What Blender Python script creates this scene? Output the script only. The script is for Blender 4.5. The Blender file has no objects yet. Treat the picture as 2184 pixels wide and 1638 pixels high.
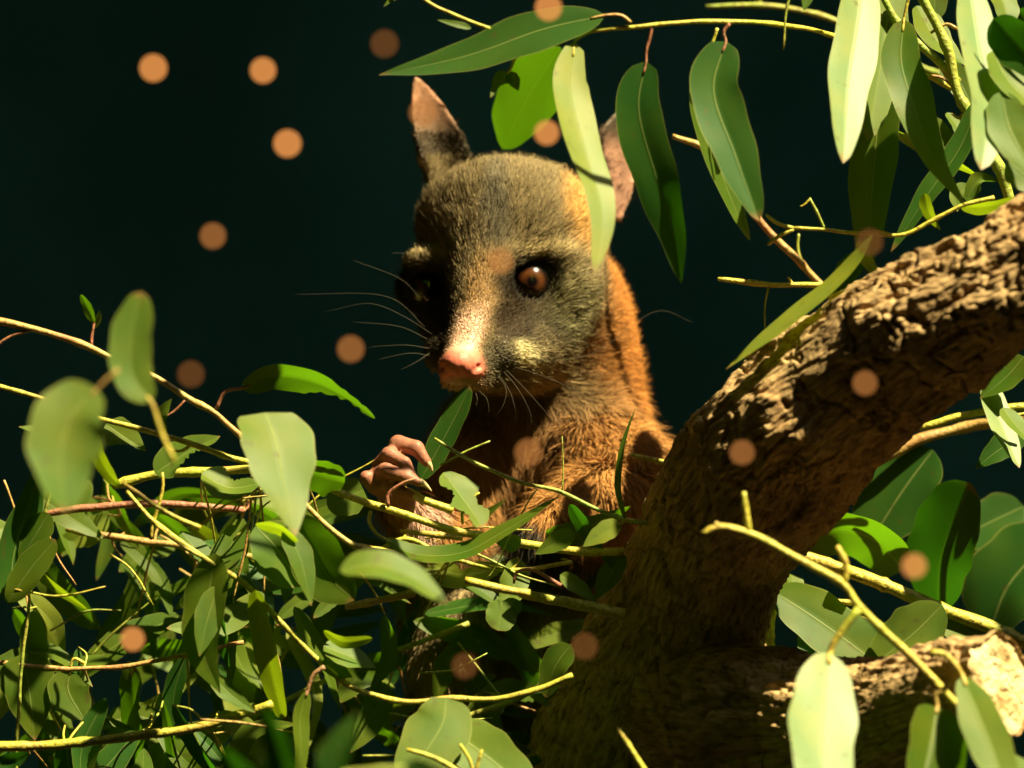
import bpy, math, random
import numpy as np
from mathutils import Vector, Matrix

random.seed(7)
rng = np.random.default_rng(11)
scene = bpy.context.scene
C = scene.collection

# ------------------------------------------------------------------ camera, sky, sun, exposure
DIST, ZC = 2.0, 0.70            # metres from the main plane, eye height
S0 = 0.42 / 2184.0              # metres per photo pixel on the main plane
cam_data = bpy.data.cameras.new('camera')
cam_data.sensor_width = 36.0
cam_data.lens = 36.0 * DIST / 0.42
cam_data.clip_start, cam_data.clip_end = 0.05, 200.0
cam_data.dof.use_dof = True
cam_data.dof.focus_distance = DIST + 0.005
cam_data.dof.aperture_fstop = 5.6
cam = bpy.data.objects.new('camera', cam_data)
C.objects.link(cam)
cam.location = (0, -DIST, ZC)
cam.rotation_euler = (math.radians(90), 0, 0)
scene.camera = cam

SUN = Vector((0.45, -0.27, 0.85)).normalized()     # towards the sun
world = bpy.data.worlds.new('World'); scene.world = world
world.use_nodes = True
wn = world.node_tree.nodes; wl = world.node_tree.links
wn.clear()
sky = wn.new('ShaderNodeTexSky'); sky.sky_type = 'NISHITA'; sky.sun_disc = False
sky.sun_elevation = math.asin(SUN.z)
sky.sun_rotation = math.atan2(SUN.x, SUN.y)
bg = wn.new('ShaderNodeBackground'); bg.inputs['Strength'].default_value = 0.14
wo = wn.new('ShaderNodeOutputWorld')
wl.new(sky.outputs[0], bg.inputs[0]); wl.new(bg.outputs[0], wo.inputs[0])
sl = bpy.data.lights.new('sun', 'SUN')
sl.energy = 5.0; sl.angle = math.radians(0.5); sl.color = (1.0, 0.90, 0.52)
sun = bpy.data.objects.new('sun', sl); C.objects.link(sun)
sun.rotation_euler = SUN.to_track_quat('Z', 'Y').to_euler()
sun.location = (2, -1, 4)
scene.view_settings.view_transform = 'Standard'
scene.view_settings.look = 'None'
scene.view_settings.gamma = 1.0
scene.view_settings.exposure = 1.65
scene.view_settings.use_curve_mapping = False
scene.render.engine = 'CYCLES'
scene.cycles.use_denoising = True
scene.cycles.max_bounces = 8
scene.cycles.transparent_max_bounces = 12
scene.cycles.sample_clamp_indirect = 4.0

# ------------------------------------------------------------------ helpers
def P(px, py, d=0.0):
    s = (DIST + d) / DIST * S0
    return np.array(((px - 1092) * s, d, ZC + (819 - py) * s))

def tag(o, label=None, cat=None, group=None, kind=None):
    if label: o['label'] = label
    if cat: o['category'] = cat
    if group: o['group'] = group
    if kind: o['kind'] = kind
    return o

def empty(name, loc=(0, 0, 0)):
    o = bpy.data.objects.new(name, None); C.objects.link(o)
    o.location = loc; o.empty_display_size = 0.01
    return o

def mesh_np(name, verts, faces, mat=None, parent=None, smooth=True, uv=None, col=None, mats=None, midx=None):
    """faces: (n,k) int array or a list of such arrays"""
    me = bpy.data.meshes.new(name)
    fl = faces if isinstance(faces, list) else [faces]
    fl = [np.asarray(f, dtype=np.int32) for f in fl if len(f)]
    verts = np.asarray(verts, dtype=np.float32)
    loops = np.concatenate([f.ravel() for f in fl])
    tot = np.concatenate([np.full(len(f), f.shape[1], np.int32) for f in fl])
    start = np.concatenate(([0], np.cumsum(tot)[:-1])).astype(np.int32)
    me.vertices.add(len(verts)); me.vertices.foreach_set('co', verts.ravel())
    me.loops.add(len(loops)); me.loops.foreach_set('vertex_index', loops)
    me.polygons.add(len(tot)); me.polygons.foreach_set('loop_start', start)
    me.polygons.foreach_set('loop_total', tot)
    me.polygons.foreach_set('use_smooth', np.full(len(tot), smooth, dtype=bool))
    for m in (mats or ([mat] if mat else [])): me.materials.append(m)
    if midx is not None: me.polygons.foreach_set('material_index', np.asarray(midx, np.int32))
    if uv is not None:
        l = me.uv_layers.new(name='UVMap')
        l.data.foreach_set('uv', np.asarray(uv, np.float32)[loops].ravel())
    if col is not None:
        a = me.color_attributes.new('coat', 'FLOAT_COLOR', 'POINT')
        c4 = np.ones((len(verts), 4), np.float32); c4[:, :3] = col
        a.data.foreach_set('color', c4.ravel())
    me.update(calc_edges=True)
    me.validate()
    o = bpy.data.objects.new(name, me); C.objects.link(o)
    if parent is not None:
        o.parent = parent
        o.matrix_parent_inverse = Matrix.Translation(-Vector(parent.location))
    return o

# numpy gradient-ish noise -------------------------------------------------
_perm = rng.permutation(256).astype(np.int64)
_val = rng.uniform(-1, 1, 256)
def vnoise(p):
    p = np.asarray(p, float); i = np.floor(p).astype(np.int64); f = p - i
    f = f * f * f * (f * (f * 6 - 15) + 10)
    out = 0
    for dx in (0, 1):
        for dy in (0, 1):
            for dz in (0, 1):
                h = _perm[(i[:, 2] + dz) & 255]
                h = _perm[(h + i[:, 1] + dy) & 255]
                h = _perm[(h + i[:, 0] + dx) & 255]
                w = (f[:, 0] if dx else 1 - f[:, 0]) * (f[:, 1] if dy else 1 - f[:, 1]) * (f[:, 2] if dz else 1 - f[:, 2])
                out = out + w * _val[h]
    return out
def fbm(p, oct=4, gain=0.5):
    a, s, t = 1.0, 0.0, 0.0
    for k in range(oct):
        s = s + a * vnoise(p * (2 ** k) + 17.3 * k); t += a; a *= gain
    return s / t
def sstep(a, b, x):
    t = np.clip((x - a) / (b - a), 0, 1); return t * t * (3 - 2 * t)

def catmull(pts, n):
    pts = np.asarray(pts, float)
    if len(pts) == 2:
        t = np.linspace(0, 1, n)[:, None]; return pts[0] * (1 - t) + pts[1] * t
    ext = np.vstack((2 * pts[0] - pts[1], pts, 2 * pts[-1] - pts[-2]))
    d = np.sqrt(np.linalg.norm(np.diff(ext[:, :3], axis=0), axis=1)) + 1e-9
    kn = np.concatenate(([0], np.cumsum(d)))
    t = np.linspace(kn[1], kn[-2] - 1e-9, n)
    seg = np.clip(np.searchsorted(kn, t, 'right') - 1, 1, len(ext) - 3)
    p0, p1, p2, p3 = ext[seg - 1], ext[seg], ext[seg + 1], ext[seg + 2]
    t0, t1, t2, t3 = (kn[seg - 1][:, None], kn[seg][:, None], kn[seg + 1][:, None], kn[seg + 2][:, None])
    t = t[:, None]
    A1 = (t1 - t) / (t1 - t0) * p0 + (t - t0) / (t1 - t0) * p1
    A2 = (t2 - t) / (t2 - t1) * p1 + (t - t1) / (t2 - t1) * p2
    A3 = (t3 - t) / (t3 - t2) * p2 + (t - t2) / (t3 - t2) * p3
    B1 = (t2 - t) / (t2 - t0) * A1 + (t - t0) / (t2 - t0) * A2
    B2 = (t3 - t) / (t3 - t1) * A2 + (t - t1) / (t3 - t1) * A3
    return (t2 - t) / (t2 - t1) * B1 + (t - t1) / (t2 - t1) * B2

def norm(v):
    return v / (np.linalg.norm(v, axis=-1, keepdims=True) + 1e-12)

def frames(c):
    T = norm(np.gradient(c, axis=0))
    up = np.array((0.13, 1.0, 0.21)); up /= np.linalg.norm(up)
    n = up - T[0] * (T[0] @ up); n /= np.linalg.norm(n)
    N = [n]
    for i in range(1, len(T)):
        n = N[-1] - T[i] * (T[i] @ N[-1]); N.append(n / np.linalg.norm(n))
    N = np.array(N)
    return T, N, np.cross(T, N)

def tube_arrays(c, r, nu, cap=True):
    T, N, B = frames(c)
    th = np.linspace(0, 2 * np.pi, nu, endpoint=False)
    v = c[:, None] + (N[:, None] * np.cos(th)[None, :, None] + B[:, None] * np.sin(th)[None, :, None]) * np.asarray(r)[:, None, None]
    n = len(c)
    i = np.arange(n - 1)[:, None] * nu; j = np.arange(nu)[None]; k = (j + 1) % nu
    q = np.stack((i + j, i + k, i + nu + k, i + nu + j), -1).reshape(-1, 4)
    v = v.reshape(-1, 3); f = [q]
    if cap:
        v = np.vstack((v, c[0] - T[0] * r[0] * .15, c[-1] + T[-1] * r[-1] * .15))
        a, b = len(v) - 2, len(v) - 1
        jj = np.arange(nu); kk = (jj + 1) % nu
        f.append(np.stack((np.full(nu, a), kk, jj), -1))
        f.append(np.stack((np.full(nu, b), (n - 1) * nu + jj, (n - 1) * nu + kk), -1))
    return v, f

# ------------------------------------------------------------------ materials
def mat(name):
    m = bpy.data.materials.new(name); m.use_nodes = True
    nt = m.node_tree; nt.nodes.clear()
    return m, nt.nodes, nt.links
def nd(n, typ, **kw):
    x = n.new(typ)
    for k, v in kw.items(): setattr(x, k, v)
    return x
def mth(n, l, op, a, b=None, c=None, clamp=False):
    x = n.new('ShaderNodeMath'); x.operation = op; x.use_clamp = clamp
    for i, v in enumerate((a, b, c)):
        if v is None: continue
        if isinstance(v, (int, float)): x.inputs[i].default_value = v
        else: l.new(v, x.inputs[i])
    return x.outputs[0]
def mixc(n, l, fac, a, b, blend='MIX'):
    x = n.new('ShaderNodeMix'); x.data_type = 'RGBA'; x.blend_type = blend
    for i, v in ((0, fac), (6, a), (7, b)):
        if isinstance(v, (int, float)): x.inputs[i].default_value = v
        elif isinstance(v, tuple): x.inputs[i].default_value = (*v, 1)
        else: l.new(v, x.inputs[i])
    return x.outputs[2]
def noise(n, l, scale, detail=4, rough=0.55, vec=None, kind='Object'):
    x = n.new('ShaderNodeTexNoise'); x.inputs['Scale'].default_value = scale
    x.inputs['Detail'].default_value = detail; x.inputs['Roughness'].default_value = rough
    if vec is None:
        vec = n.new('ShaderNodeTexCoord').outputs[kind]
    l.new(vec, x.inputs['Vector'])
    return x.outputs['Fac']
def ramp(n, l, fac, stops):
    x = n.new('ShaderNodeValToRGB'); e = x.color_ramp.elements
    while len(e) < len(stops): e.new(0.5)
    for q, (p, c) in zip(e, stops): q.position = p; q.color = (*c, 1)
    l.new(fac, x.inputs[0]); return x.outputs[0]
def bump(n, l, h, strength, dist):
    x = n.new('ShaderNodeBump'); x.inputs['Strength'].default_value = strength
    x.inputs['Distance'].default_value = dist; l.new(h, x.inputs['Height']); return x.outputs[0]
def out(n, l, sh):
    o = n.new('ShaderNodeOutputMaterial'); l.new(sh, o.inputs[0])

def leaf_material(name, c0, c1, trans, spec=0.5, tmix=0.34):
    m, n, l = mat(name)
    uv = n.new('ShaderNodeTexCoord').outputs['UV']
    sep = nd(n, 'ShaderNodeSeparateXYZ'); l.new(uv, sep.inputs[0])
    u = mth(n, l, 'ABSOLUTE', mth(n, l, 'MULTIPLY_ADD', sep.outputs[0], 2.0, -1.0))
    t = sep.outputs[1]
    rib = mth(n, l, 'SUBTRACT', 1.0, mth(n, l, 'DIVIDE', u, mth(n, l, 'MULTIPLY_ADD', t, -0.018, 0.042)), clamp=True)
    edge = mth(n, l, 'MULTIPLY', mth(n, l, 'SUBTRACT', u, 0.955), 22.0, clamp=True)
    info = nd(n, 'ShaderNodeObjectInfo')
    fine = noise(n, l, 700, 3)
    big = noise(n, l, 55, 3)
    # side veins: fine slanting lines
    vv = mth(n, l, 'ADD', mth(n, l, 'MULTIPLY', t, 46.0), mth(n, l, 'MULTIPLY', u, -7.5))
    vv = mth(n, l, 'ADD', vv, mth(n, l, 'MULTIPLY', big, 3.0))
    vf = mth(n, l, 'ABSOLUTE', mth(n, l, 'SUBTRACT', mth(n, l, 'FRACT', vv), 0.5))
    vein = mth(n, l, 'SUBTRACT', 1.0, mth(n, l, 'MULTIPLY', vf, 9.0), clamp=True)
    base = mixc(n, l, info.outputs['Random'], c0, c1)
    base = mixc(n, l, mth(n, l, 'MULTIPLY', mth(n, l, 'SUBTRACT', big, 0.38, clamp=True), 2.2, clamp=True), base, (c1[0] * 1.55, c1[1] * 1.12, c1[2] * .8))
    base = mixc(n, l, mth(n, l, 'MULTIPLY', vein, 0.28), base, (c1[0] * 2.0, c1[1] * 1.6, c1[2] * 1.4))
    base = mixc(n, l, mth(n, l, 'MULTIPLY', rib, 0.85), base, (0.30, 0.34, 0.10))
    base = mixc(n, l, mth(n, l, 'MULTIPLY', edge, 0.8), base, (0.30, 0.30, 0.07))
    tipb = mth(n, l, 'MULTIPLY', mth(n, l, 'SUBTRACT', mth(n, l, 'ADD', t, mth(n, l, 'MULTIPLY', big, 0.08)), 0.985), 22.0, clamp=True)
    base = mixc(n, l, mth(n, l, 'MULTIPLY', tipb, 0.8), base, (0.28, 0.14, 0.05))
    spot = noise(n, l, 240, 2, 0.4)
    spot = mth(n, l, 'MULTIPLY', mth(n, l, 'SUBTRACT', spot, 0.66), 14.0, clamp=True)
    base = mixc(n, l, mth(n, l, 'MULTIPLY', spot, 0.5), base, (0.09, 0.06, 0.02))
    p = nd(n, 'ShaderNodeBsdfPrincipled'); l.new(base, p.inputs['Base Color'])
    p.inputs['Roughness'].default_value = 0.46
    p.inputs['Specular IOR Level'].default_value = spec
    hgt = mth(n, l, 'ADD', mth(n, l, 'MULTIPLY', rib, 0.8), mth(n, l, 'ADD', mth(n, l, 'MULTIPLY', vein, 0.22), mth(n, l, 'MULTIPLY', fine, 0.25)))
    l.new(bump(n, l, hgt, 0.35, 0.0004), p.inputs['Normal'])
    tr = nd(n, 'ShaderNodeBsdfTranslucent')
    tc = mixc(n, l, mth(n, l, 'MULTIPLY', mth(n, l, 'MAXIMUM', vein, rib), 0.25), trans, (trans[0] * 1.5, trans[1] * 1.25, trans[2]))
    l.new(tc, tr.inputs[0])
    mx = nd(n, 'ShaderNodeMixShader'); mx.inputs[0].default_value = tmix
    l.new(p.outputs[0], mx.inputs[1]); l.new(tr.outputs[0], mx.inputs[2])
    out(n, l, mx.outputs[0]); return m

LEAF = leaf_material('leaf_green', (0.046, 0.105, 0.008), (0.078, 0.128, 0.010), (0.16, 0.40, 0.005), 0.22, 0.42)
LIME = leaf_material('leaf_lime_glow', (0.17, 0.24, 0.032), (0.19, 0.25, 0.032), (0.36, 0.52, 0.008), 0.3, 0.45)  # brighter yellow-green, sun glow put into the leaf colour
PALE = leaf_material('leaf_glaucous_lit', (0.076, 0.145, 0.018), (0.098, 0.155, 0.020), (0.15, 0.34, 0.008), 0.20)  # paler copy of the green, default for sunlit leaves
WHITE = leaf_material('leaf_waxy_sunlit', (0.165, 0.26, 0.10), (0.185, 0.27, 0.105), (0.17, 0.34, 0.02), 0.45)  # strong sunlight painted in as a near-white green
DARK = leaf_material('leaf_deep_shaded', (0.020, 0.080, 0.010), (0.032, 0.094, 0.012), (0.07, 0.30, 0.006), 0.20)  # darker copy of the green with shade painted in

def twig_material(name, c0, c1, c2):
    m, n, l = mat(name)
    a = noise(n, l, 45, 3); b = noise(n, l, 600, 4)
    col = ramp(n, l, a, [(0.30, c0), (0.5, c1), (0.68, c2)])
    col = mixc(n, l, mth(n, l, 'MULTIPLY', mth(n, l, 'SUBTRACT', b, 0.48, clamp=True), 3.2, clamp=True), col, (0.17, 0.09, 0.03))
    p = nd(n, 'ShaderNodeBsdfPrincipled'); l.new(col, p.inputs['Base Color'])
    p.inputs['Roughness'].default_value = 0.48
    l.new(bump(n, l, b, 0.8, 0.0008), p.inputs['Normal'])
    out(n, l, p.outputs[0]); return m
TWIG = twig_material('twig_yellow_green', (0.40, 0.42, 0.035), (0.54, 0.45, 0.05), (0.50, 0.33, 0.06))
TAN = twig_material('twig_tan', (0.48, 0.36, 0.09), (0.48, 0.28, 0.08), (0.42, 0.17, 0.06))
RED = twig_material('twig_red', (0.36, 0.16, 0.08), (0.34, 0.11, 0.07), (0.38, 0.20, 0.10))
GREENTWIG = twig_material('twig_green', (0.22, 0.32, 0.04), (0.34, 0.38, 0.05), (0.40, 0.34, 0.06))

def bark_material():
    m, n, l = mat('rough_bark')
    tc = n.new('ShaderNodeTexCoord').outputs['Object']
    mp = nd(n, 'ShaderNodeMapping'); mp.inputs['Scale'].default_value = (9.0, 2.2, 1.0); l.new(n.new('ShaderNodeTexCoord').outputs['UV'], mp.inputs[0])
    a = noise(n, l, 22, 5, 0.6, tc); b = noise(n, l, 1.0, 6, 0.65, mp.outputs[0]); c = noise(n, l, 900, 4, 0.6, tc)
    col = ramp(n, l, a, [(0.30, (0.28, 0.18, 0.09)), (0.44, (0.52, 0.34, 0.165)), (0.56, (0.64, 0.43, 0.215)), (0.66, (0.46, 0.27, 0.12)), (0.76, (0.50, 0.42, 0.26))])
    col = mixc(n, l, 0.9, col, ramp(n, l, b, [(0.34, (0.22, 0.19, 0.16)), (0.47, (0.72, 0.69, 0.66)), (0.60, (1.0, 1.0, 0.97))]), 'MULTIPLY')
    col = mixc(n, l, 0.55, col, ramp(n, l, noise(n, l, 75, 6, 0.7, tc), [(0.36, (0.35, 0.30, 0.26)), (0.52, (1.0, 0.98, 0.95))]), 'MULTIPLY')
    p = nd(n, 'ShaderNodeBsdfPrincipled'); l.new(col, p.inputs['Base Color'])
    p.inputs['Roughness'].default_value = 0.9; p.inputs['Specular IOR Level'].default_value = 0.2
    h = mth(n, l, 'ADD', mth(n, l, 'MULTIPLY', b, 1.0), mth(n, l, 'MULTIPLY', c, 0.35))
    l.new(bump(n, l, h, 0.8, 0.0014), p.inputs['Normal'])
    out(n, l, p.outputs[0]); return m
BARK = bark_material()

def plain(name, col, rough=0.8, spec=0.3, nscale=60, var=0.25, bmp=0.0):
    m, n, l = mat(name)
    f = noise(n, l, nscale, 5)
    c = mixc(n, l, f, tuple(x * (1 - var) for x in col), tuple(x * (1 + var) for x in col))
    p = nd(n, 'ShaderNodeBsdfPrincipled'); l.new(c, p.inputs['Base Color'])
    p.inputs['Roughness'].default_value = rough; p.inputs['Specular IOR Level'].default_value = spec
    if bmp: l.new(bump(n, l, f, 0.6, bmp), p.inputs['Normal'])
    out(n, l, p.outputs[0]); return m

# ------------------------------------------------------------------ dark enclosure; unseen front wall and top added to block sky light
WALL = plain('green_paint', (0.21, 0.58, 0.31), 0.85, 0.15, 3, 0.75, 0.004)
ROOFM = plain('added_roof_dark', (0.02, 0.022, 0.018), 0.9, 0.1, 4, 0.3)
SOIL = plain('dark_soil', (0.028, 0.020, 0.010), 0.95, 0.1, 25, 0.5, 0.01)
def slab(name, lo, hi, m):
    x0, y0, z0 = lo; x1, y1, z1 = hi
    v = [(x, y, z) for x in (x0, x1) for y in (y0, y1) for z in (z0, z1)]
    f = [(0, 1, 3, 2), (4, 6, 7, 5), (0, 4, 5, 1), (2, 3, 7, 6), (0, 2, 6, 4), (1, 5, 7, 3)]
    o = mesh_np(name, v, np.array(f), m, smooth=False); tag(o, kind='structure'); return o
g = np.linspace(-1, 1, 81)
GX, GY = np.meshgrid(np.sign(g) * np.abs(g) ** 2 * 30, np.sign(g) * np.abs(g) ** 2 * 30, indexing='ij')
gp = np.stack((GX.ravel(), GY.ravel(), np.zeros(GX.size)), -1)
gp[:, 2] = 0.012 * fbm(gp * 3 + 5.1, 4) * np.exp(-np.hypot(gp[:, 0], gp[:, 1]) / 6)
ii = (np.arange(80)[:, None] * 81 + np.arange(80)[None]).ravel()
tag(mesh_np('ground', gp, np.stack((ii, ii + 81, ii + 82, ii + 1), -1), SOIL), kind='structure')
RX0, RX1, RY0, RY1, RZ = -2.4, 2.4, -3.2, 2.2, 2.6
slab('back_wall', (RX0, RY1, -0.1), (RX1, RY1 + .12, RZ), WALL)
slab('added_front_wall', (RX0, RY0 - .12, -0.1), (RX1, RY0, RZ), WALL)  # unseen wall added to keep sky light off the camera side
slab('side_wall_west', (RX0 - .12, RY0 - .12, -0.1), (RX0 - .003, RY1 + .12, RZ), WALL)
slab('side_wall_east', (RX1 + .003, RY0 - .12, -0.1), (RX1 + .12, RY1 + .12, RZ), WALL)
oc = np.array((SUN.x, SUN.y)) / SUN.z * (RZ + 0.05 - ZC); OH = 0.42
def added_roof():  # unseen cover added to cut sky light, its opening lets sun through
    xs = [RX0 - .12, oc[0] - OH, oc[0] + OH, RX1 + .12]; ys = [RY0 - .12, oc[1] - OH, oc[1] + OH, RY1 + .12]
    v, f = [], []
    for i in range(3):
        for j in range(3):
            if i == 1 and j == 1: continue
            b = len(v)
            v += [(x, y, z) for x in (xs[i], xs[i + 1]) for y in (ys[j], ys[j + 1]) for z in (RZ + .003, RZ + .1)]
            f += [tuple(b + k for k in q) for q in [(0, 1, 3, 2), (4, 6, 7, 5), (0, 4, 5, 1), (2, 3, 7, 6), (0, 2, 6, 4), (1, 5, 7, 3)]]
    tag(mesh_np('added_roof', v, np.array(f), ROOFM, smooth=False), kind='structure')
added_roof()

# ------------------------------------------------------------------ leaning trunk with a sawn limb
def bark_disp(q):
    """q: px-sized cylinder coordinates (third: along the trunk) -> displacement in px"""
    w = q + 16 * np.stack((vnoise(q / 55), vnoise(q / 55 + 9), vnoise(q / 55 + 31)), -1)
    big = fbm(w / 150, 3)
    msk = 0.35 + 0.95 * sstep(-0.25, 0.35, fbm(q / 170 + 21, 3))
    pl = fbm(w * np.array((1, 1, .42)) / 56, 4)
    plates = sstep(-0.22, 0.02, pl) + 0.9 * sstep(0.14, 0.26, pl)
    rid = 1 - np.abs(fbm(w * np.array((1, 1, .26)) / 38 + 40, 4)) * 5.5
    crk = 1 - np.abs(fbm(w * np.array((.5, .5, 1)) / 60 + 90, 3)) * 11.0
    fib = fbm(w * np.array((1, 1, .25)) / 9, 3)
    fine = fbm(q / 7.5, 3)
    crumb = np.clip(fbm(q / 12 + 7, 2), 0, 1)
    return 20 * big + msk * (8 * plates - 8 * np.clip(rid, 0, 1) ** 1.5 + 2.4 * fib + 3 * crumb) - 9 * np.clip(crk, 0, 1) ** 1.5 + 1.5 * fine

def bark_tube(name, stations, nu, nv, parent, flat_end=False):
    st = np.array([[*P(a, b, d), r * S0] for a, b, d, r in stations])
    cv = catmull(st, nv * 4)
    seg = np.linalg.norm(np.diff(cv[:, :3], axis=0), axis=1)
    s = np.concatenate(([0], np.cumsum(seg))) / S0
    # even spacing in the part that shows, coarser far below
    vis = np.interp(s, s, s)
    wgt = np.where((cv[:, 2] > ZC - 0.20) & (cv[:, 0] < 0.26), 1.0, 0.12)
    cw = np.concatenate(([0], np.cumsum(wgt[1:] * seg))); k = np.interp(np.linspace(0, cw[-1], nv), cw, np.arange(len(cw)))
    cv = np.stack([np.interp(k, np.arange(len(cv)), cv[:, i]) for i in range(4)], -1); s = np.interp(k, np.arange(len(s)), s)
    c, r = cv[:, :3], cv[:, 3]
    T, N, B = frames(c)
    th = np.linspace(0, 2 * np.pi, nu, endpoint=False)
    dirs = N[:, None] * np.cos(th)[None, :, None] + B[:, None] * np.sin(th)[None, :, None]
    Rm = np.median(r) / S0
    q = np.stack((np.cos(th)[None] * Rm + 0 * s[:, None], np.sin(th)[None] * Rm + 0 * s[:, None], 0 * th[None] + s[:, None]), -1).reshape(-1, 3)
    dsp = bark_disp(q).reshape(len(c), nu) * S0
    v = c[:, None] + dirs * (r[:, None, None] + dsp[..., None] - 10 * S0)
    i = np.arange(nv - 1)[:, None] * nu; j = np.arange(nu)[None]; kk = (j + 1) % nu
    f = np.stack((i + j, i + kk, i + nu + kk, i + nu + j), -1).reshape(-1, 4)
    tri_ = np.abs(th / np.pi - 1)[None] + 0 * s[:, None]
    uvs = np.stack((tri_ * Rm * np.pi / 100, 0 * th[None] + s[:, None] / 100), -1).reshape(-1, 2)
    o = mesh_np(name, v.reshape(-1, 3), f, BARK, parent, uv=uvs)
    return o, c, T, N, B, r, v

trunk_root = empty('eucalyptus_tree', tuple(P(1250, 4460, 0.05)))
tag(trunk_root, 'leaning brown eucalyptus trunk with rough bark and a sawn limb stub', 'tree')
bark_tube('trunk', [(1240, 4600, .09, 480), (1260, 4000, .09, 400), (1290, 2800, .085, 330), (1330, 1900, .070, 300), (1385, 1590, .050, 255), (1455, 1350, .031, 203),
                    (1510, 1185, .013, 178), (1615, 1005, -.013, 187), (1830, 802, -.044, 174), (1995, 697, -.062, 160), (2184, 585, -.080, 139),
                    (2400, 440, -.092, 132), (2600, 300, -.10, 128), (2900, 60, -.105, 120), (3300, -350, -.10, 110), (3500, -1200, -.08, 80)], 420, 760, trunk_root)
limb, lc, lT, lN, lB, lr, lv = bark_tube('cut_limb', [(1470, 1520, .02, 170), (1600, 1535, -.012, 165), (1760, 1540, -.038, 140), (1920, 1512, -.062, 118), (2050, 1470, -.082, 112), (2135, 1452, -.095, 110)], 260, 240, trunk_root)
# sawn end: a rough pale wood face that closes the limb, set a little inside the bark rim
WOOD, n_, l_ = mat('sawn_pale_wood')
wa = noise(n_, l_, 90, 5, 0.6); wb = noise(n_, l_, 500, 4)
wc = ramp(n_, l_, wa, [(0.32, (0.36, 0.20, 0.07)), (0.48, (0.58, 0.42, 0.20)), (0.62, (0.70, 0.56, 0.32))])
wp = nd(n_, 'ShaderNodeBsdfPrincipled'); l_.new(wc, wp.inputs['Base Color']); wp.inputs['Roughness'].default_value = 0.85
l_.new(bump(n_, l_, wb, 0.8, 0.002), wp.inputs['Normal']); out(n_, l_, wp.outputs[0])
nr, na = 40, 130
rim = lv[-1][::2]
ctr = lc[-1]
rr = np.linspace(0, 1, nr) ** 0.8
pts = []
for k, t in enumerate(rr):
    ring = ctr + (rim - ctr) * (0.02 + t * 0.93)
    h = 14 * fbm(ring / S0 / 38, 4) + 6 * fbm(ring / S0 / 9, 3) - 5
    h = h * (1 - t ** 6) - (t ** 6) * 10
    pts.append(ring + lT[-1] * (h * S0)[:, None])
pts.append(lv[-3][::2] * 0.97 + lc[-3] * 0.03)
wv = np.array(pts).reshape(-1, 3)
i = np.arange(len(pts) - 1)[:, None] * na; j = np.arange(na)[None]; k = (j + 1) % na
wf = np.stack((i + j, i + k, i + na + k, i + na + j), -1).reshape(-1, 4)
cap = np.stack((np.arange(1, na - 1) * 0, np.arange(1, na - 1), np.arange(2, na)), -1)
cf = mesh_np('sawn_face', wv, [wf, cap], WOOD, trunk_root)
cf.parent = limb; cf.matrix_parent_inverse = Matrix.Identity(4)
limb_world = limb

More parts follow.
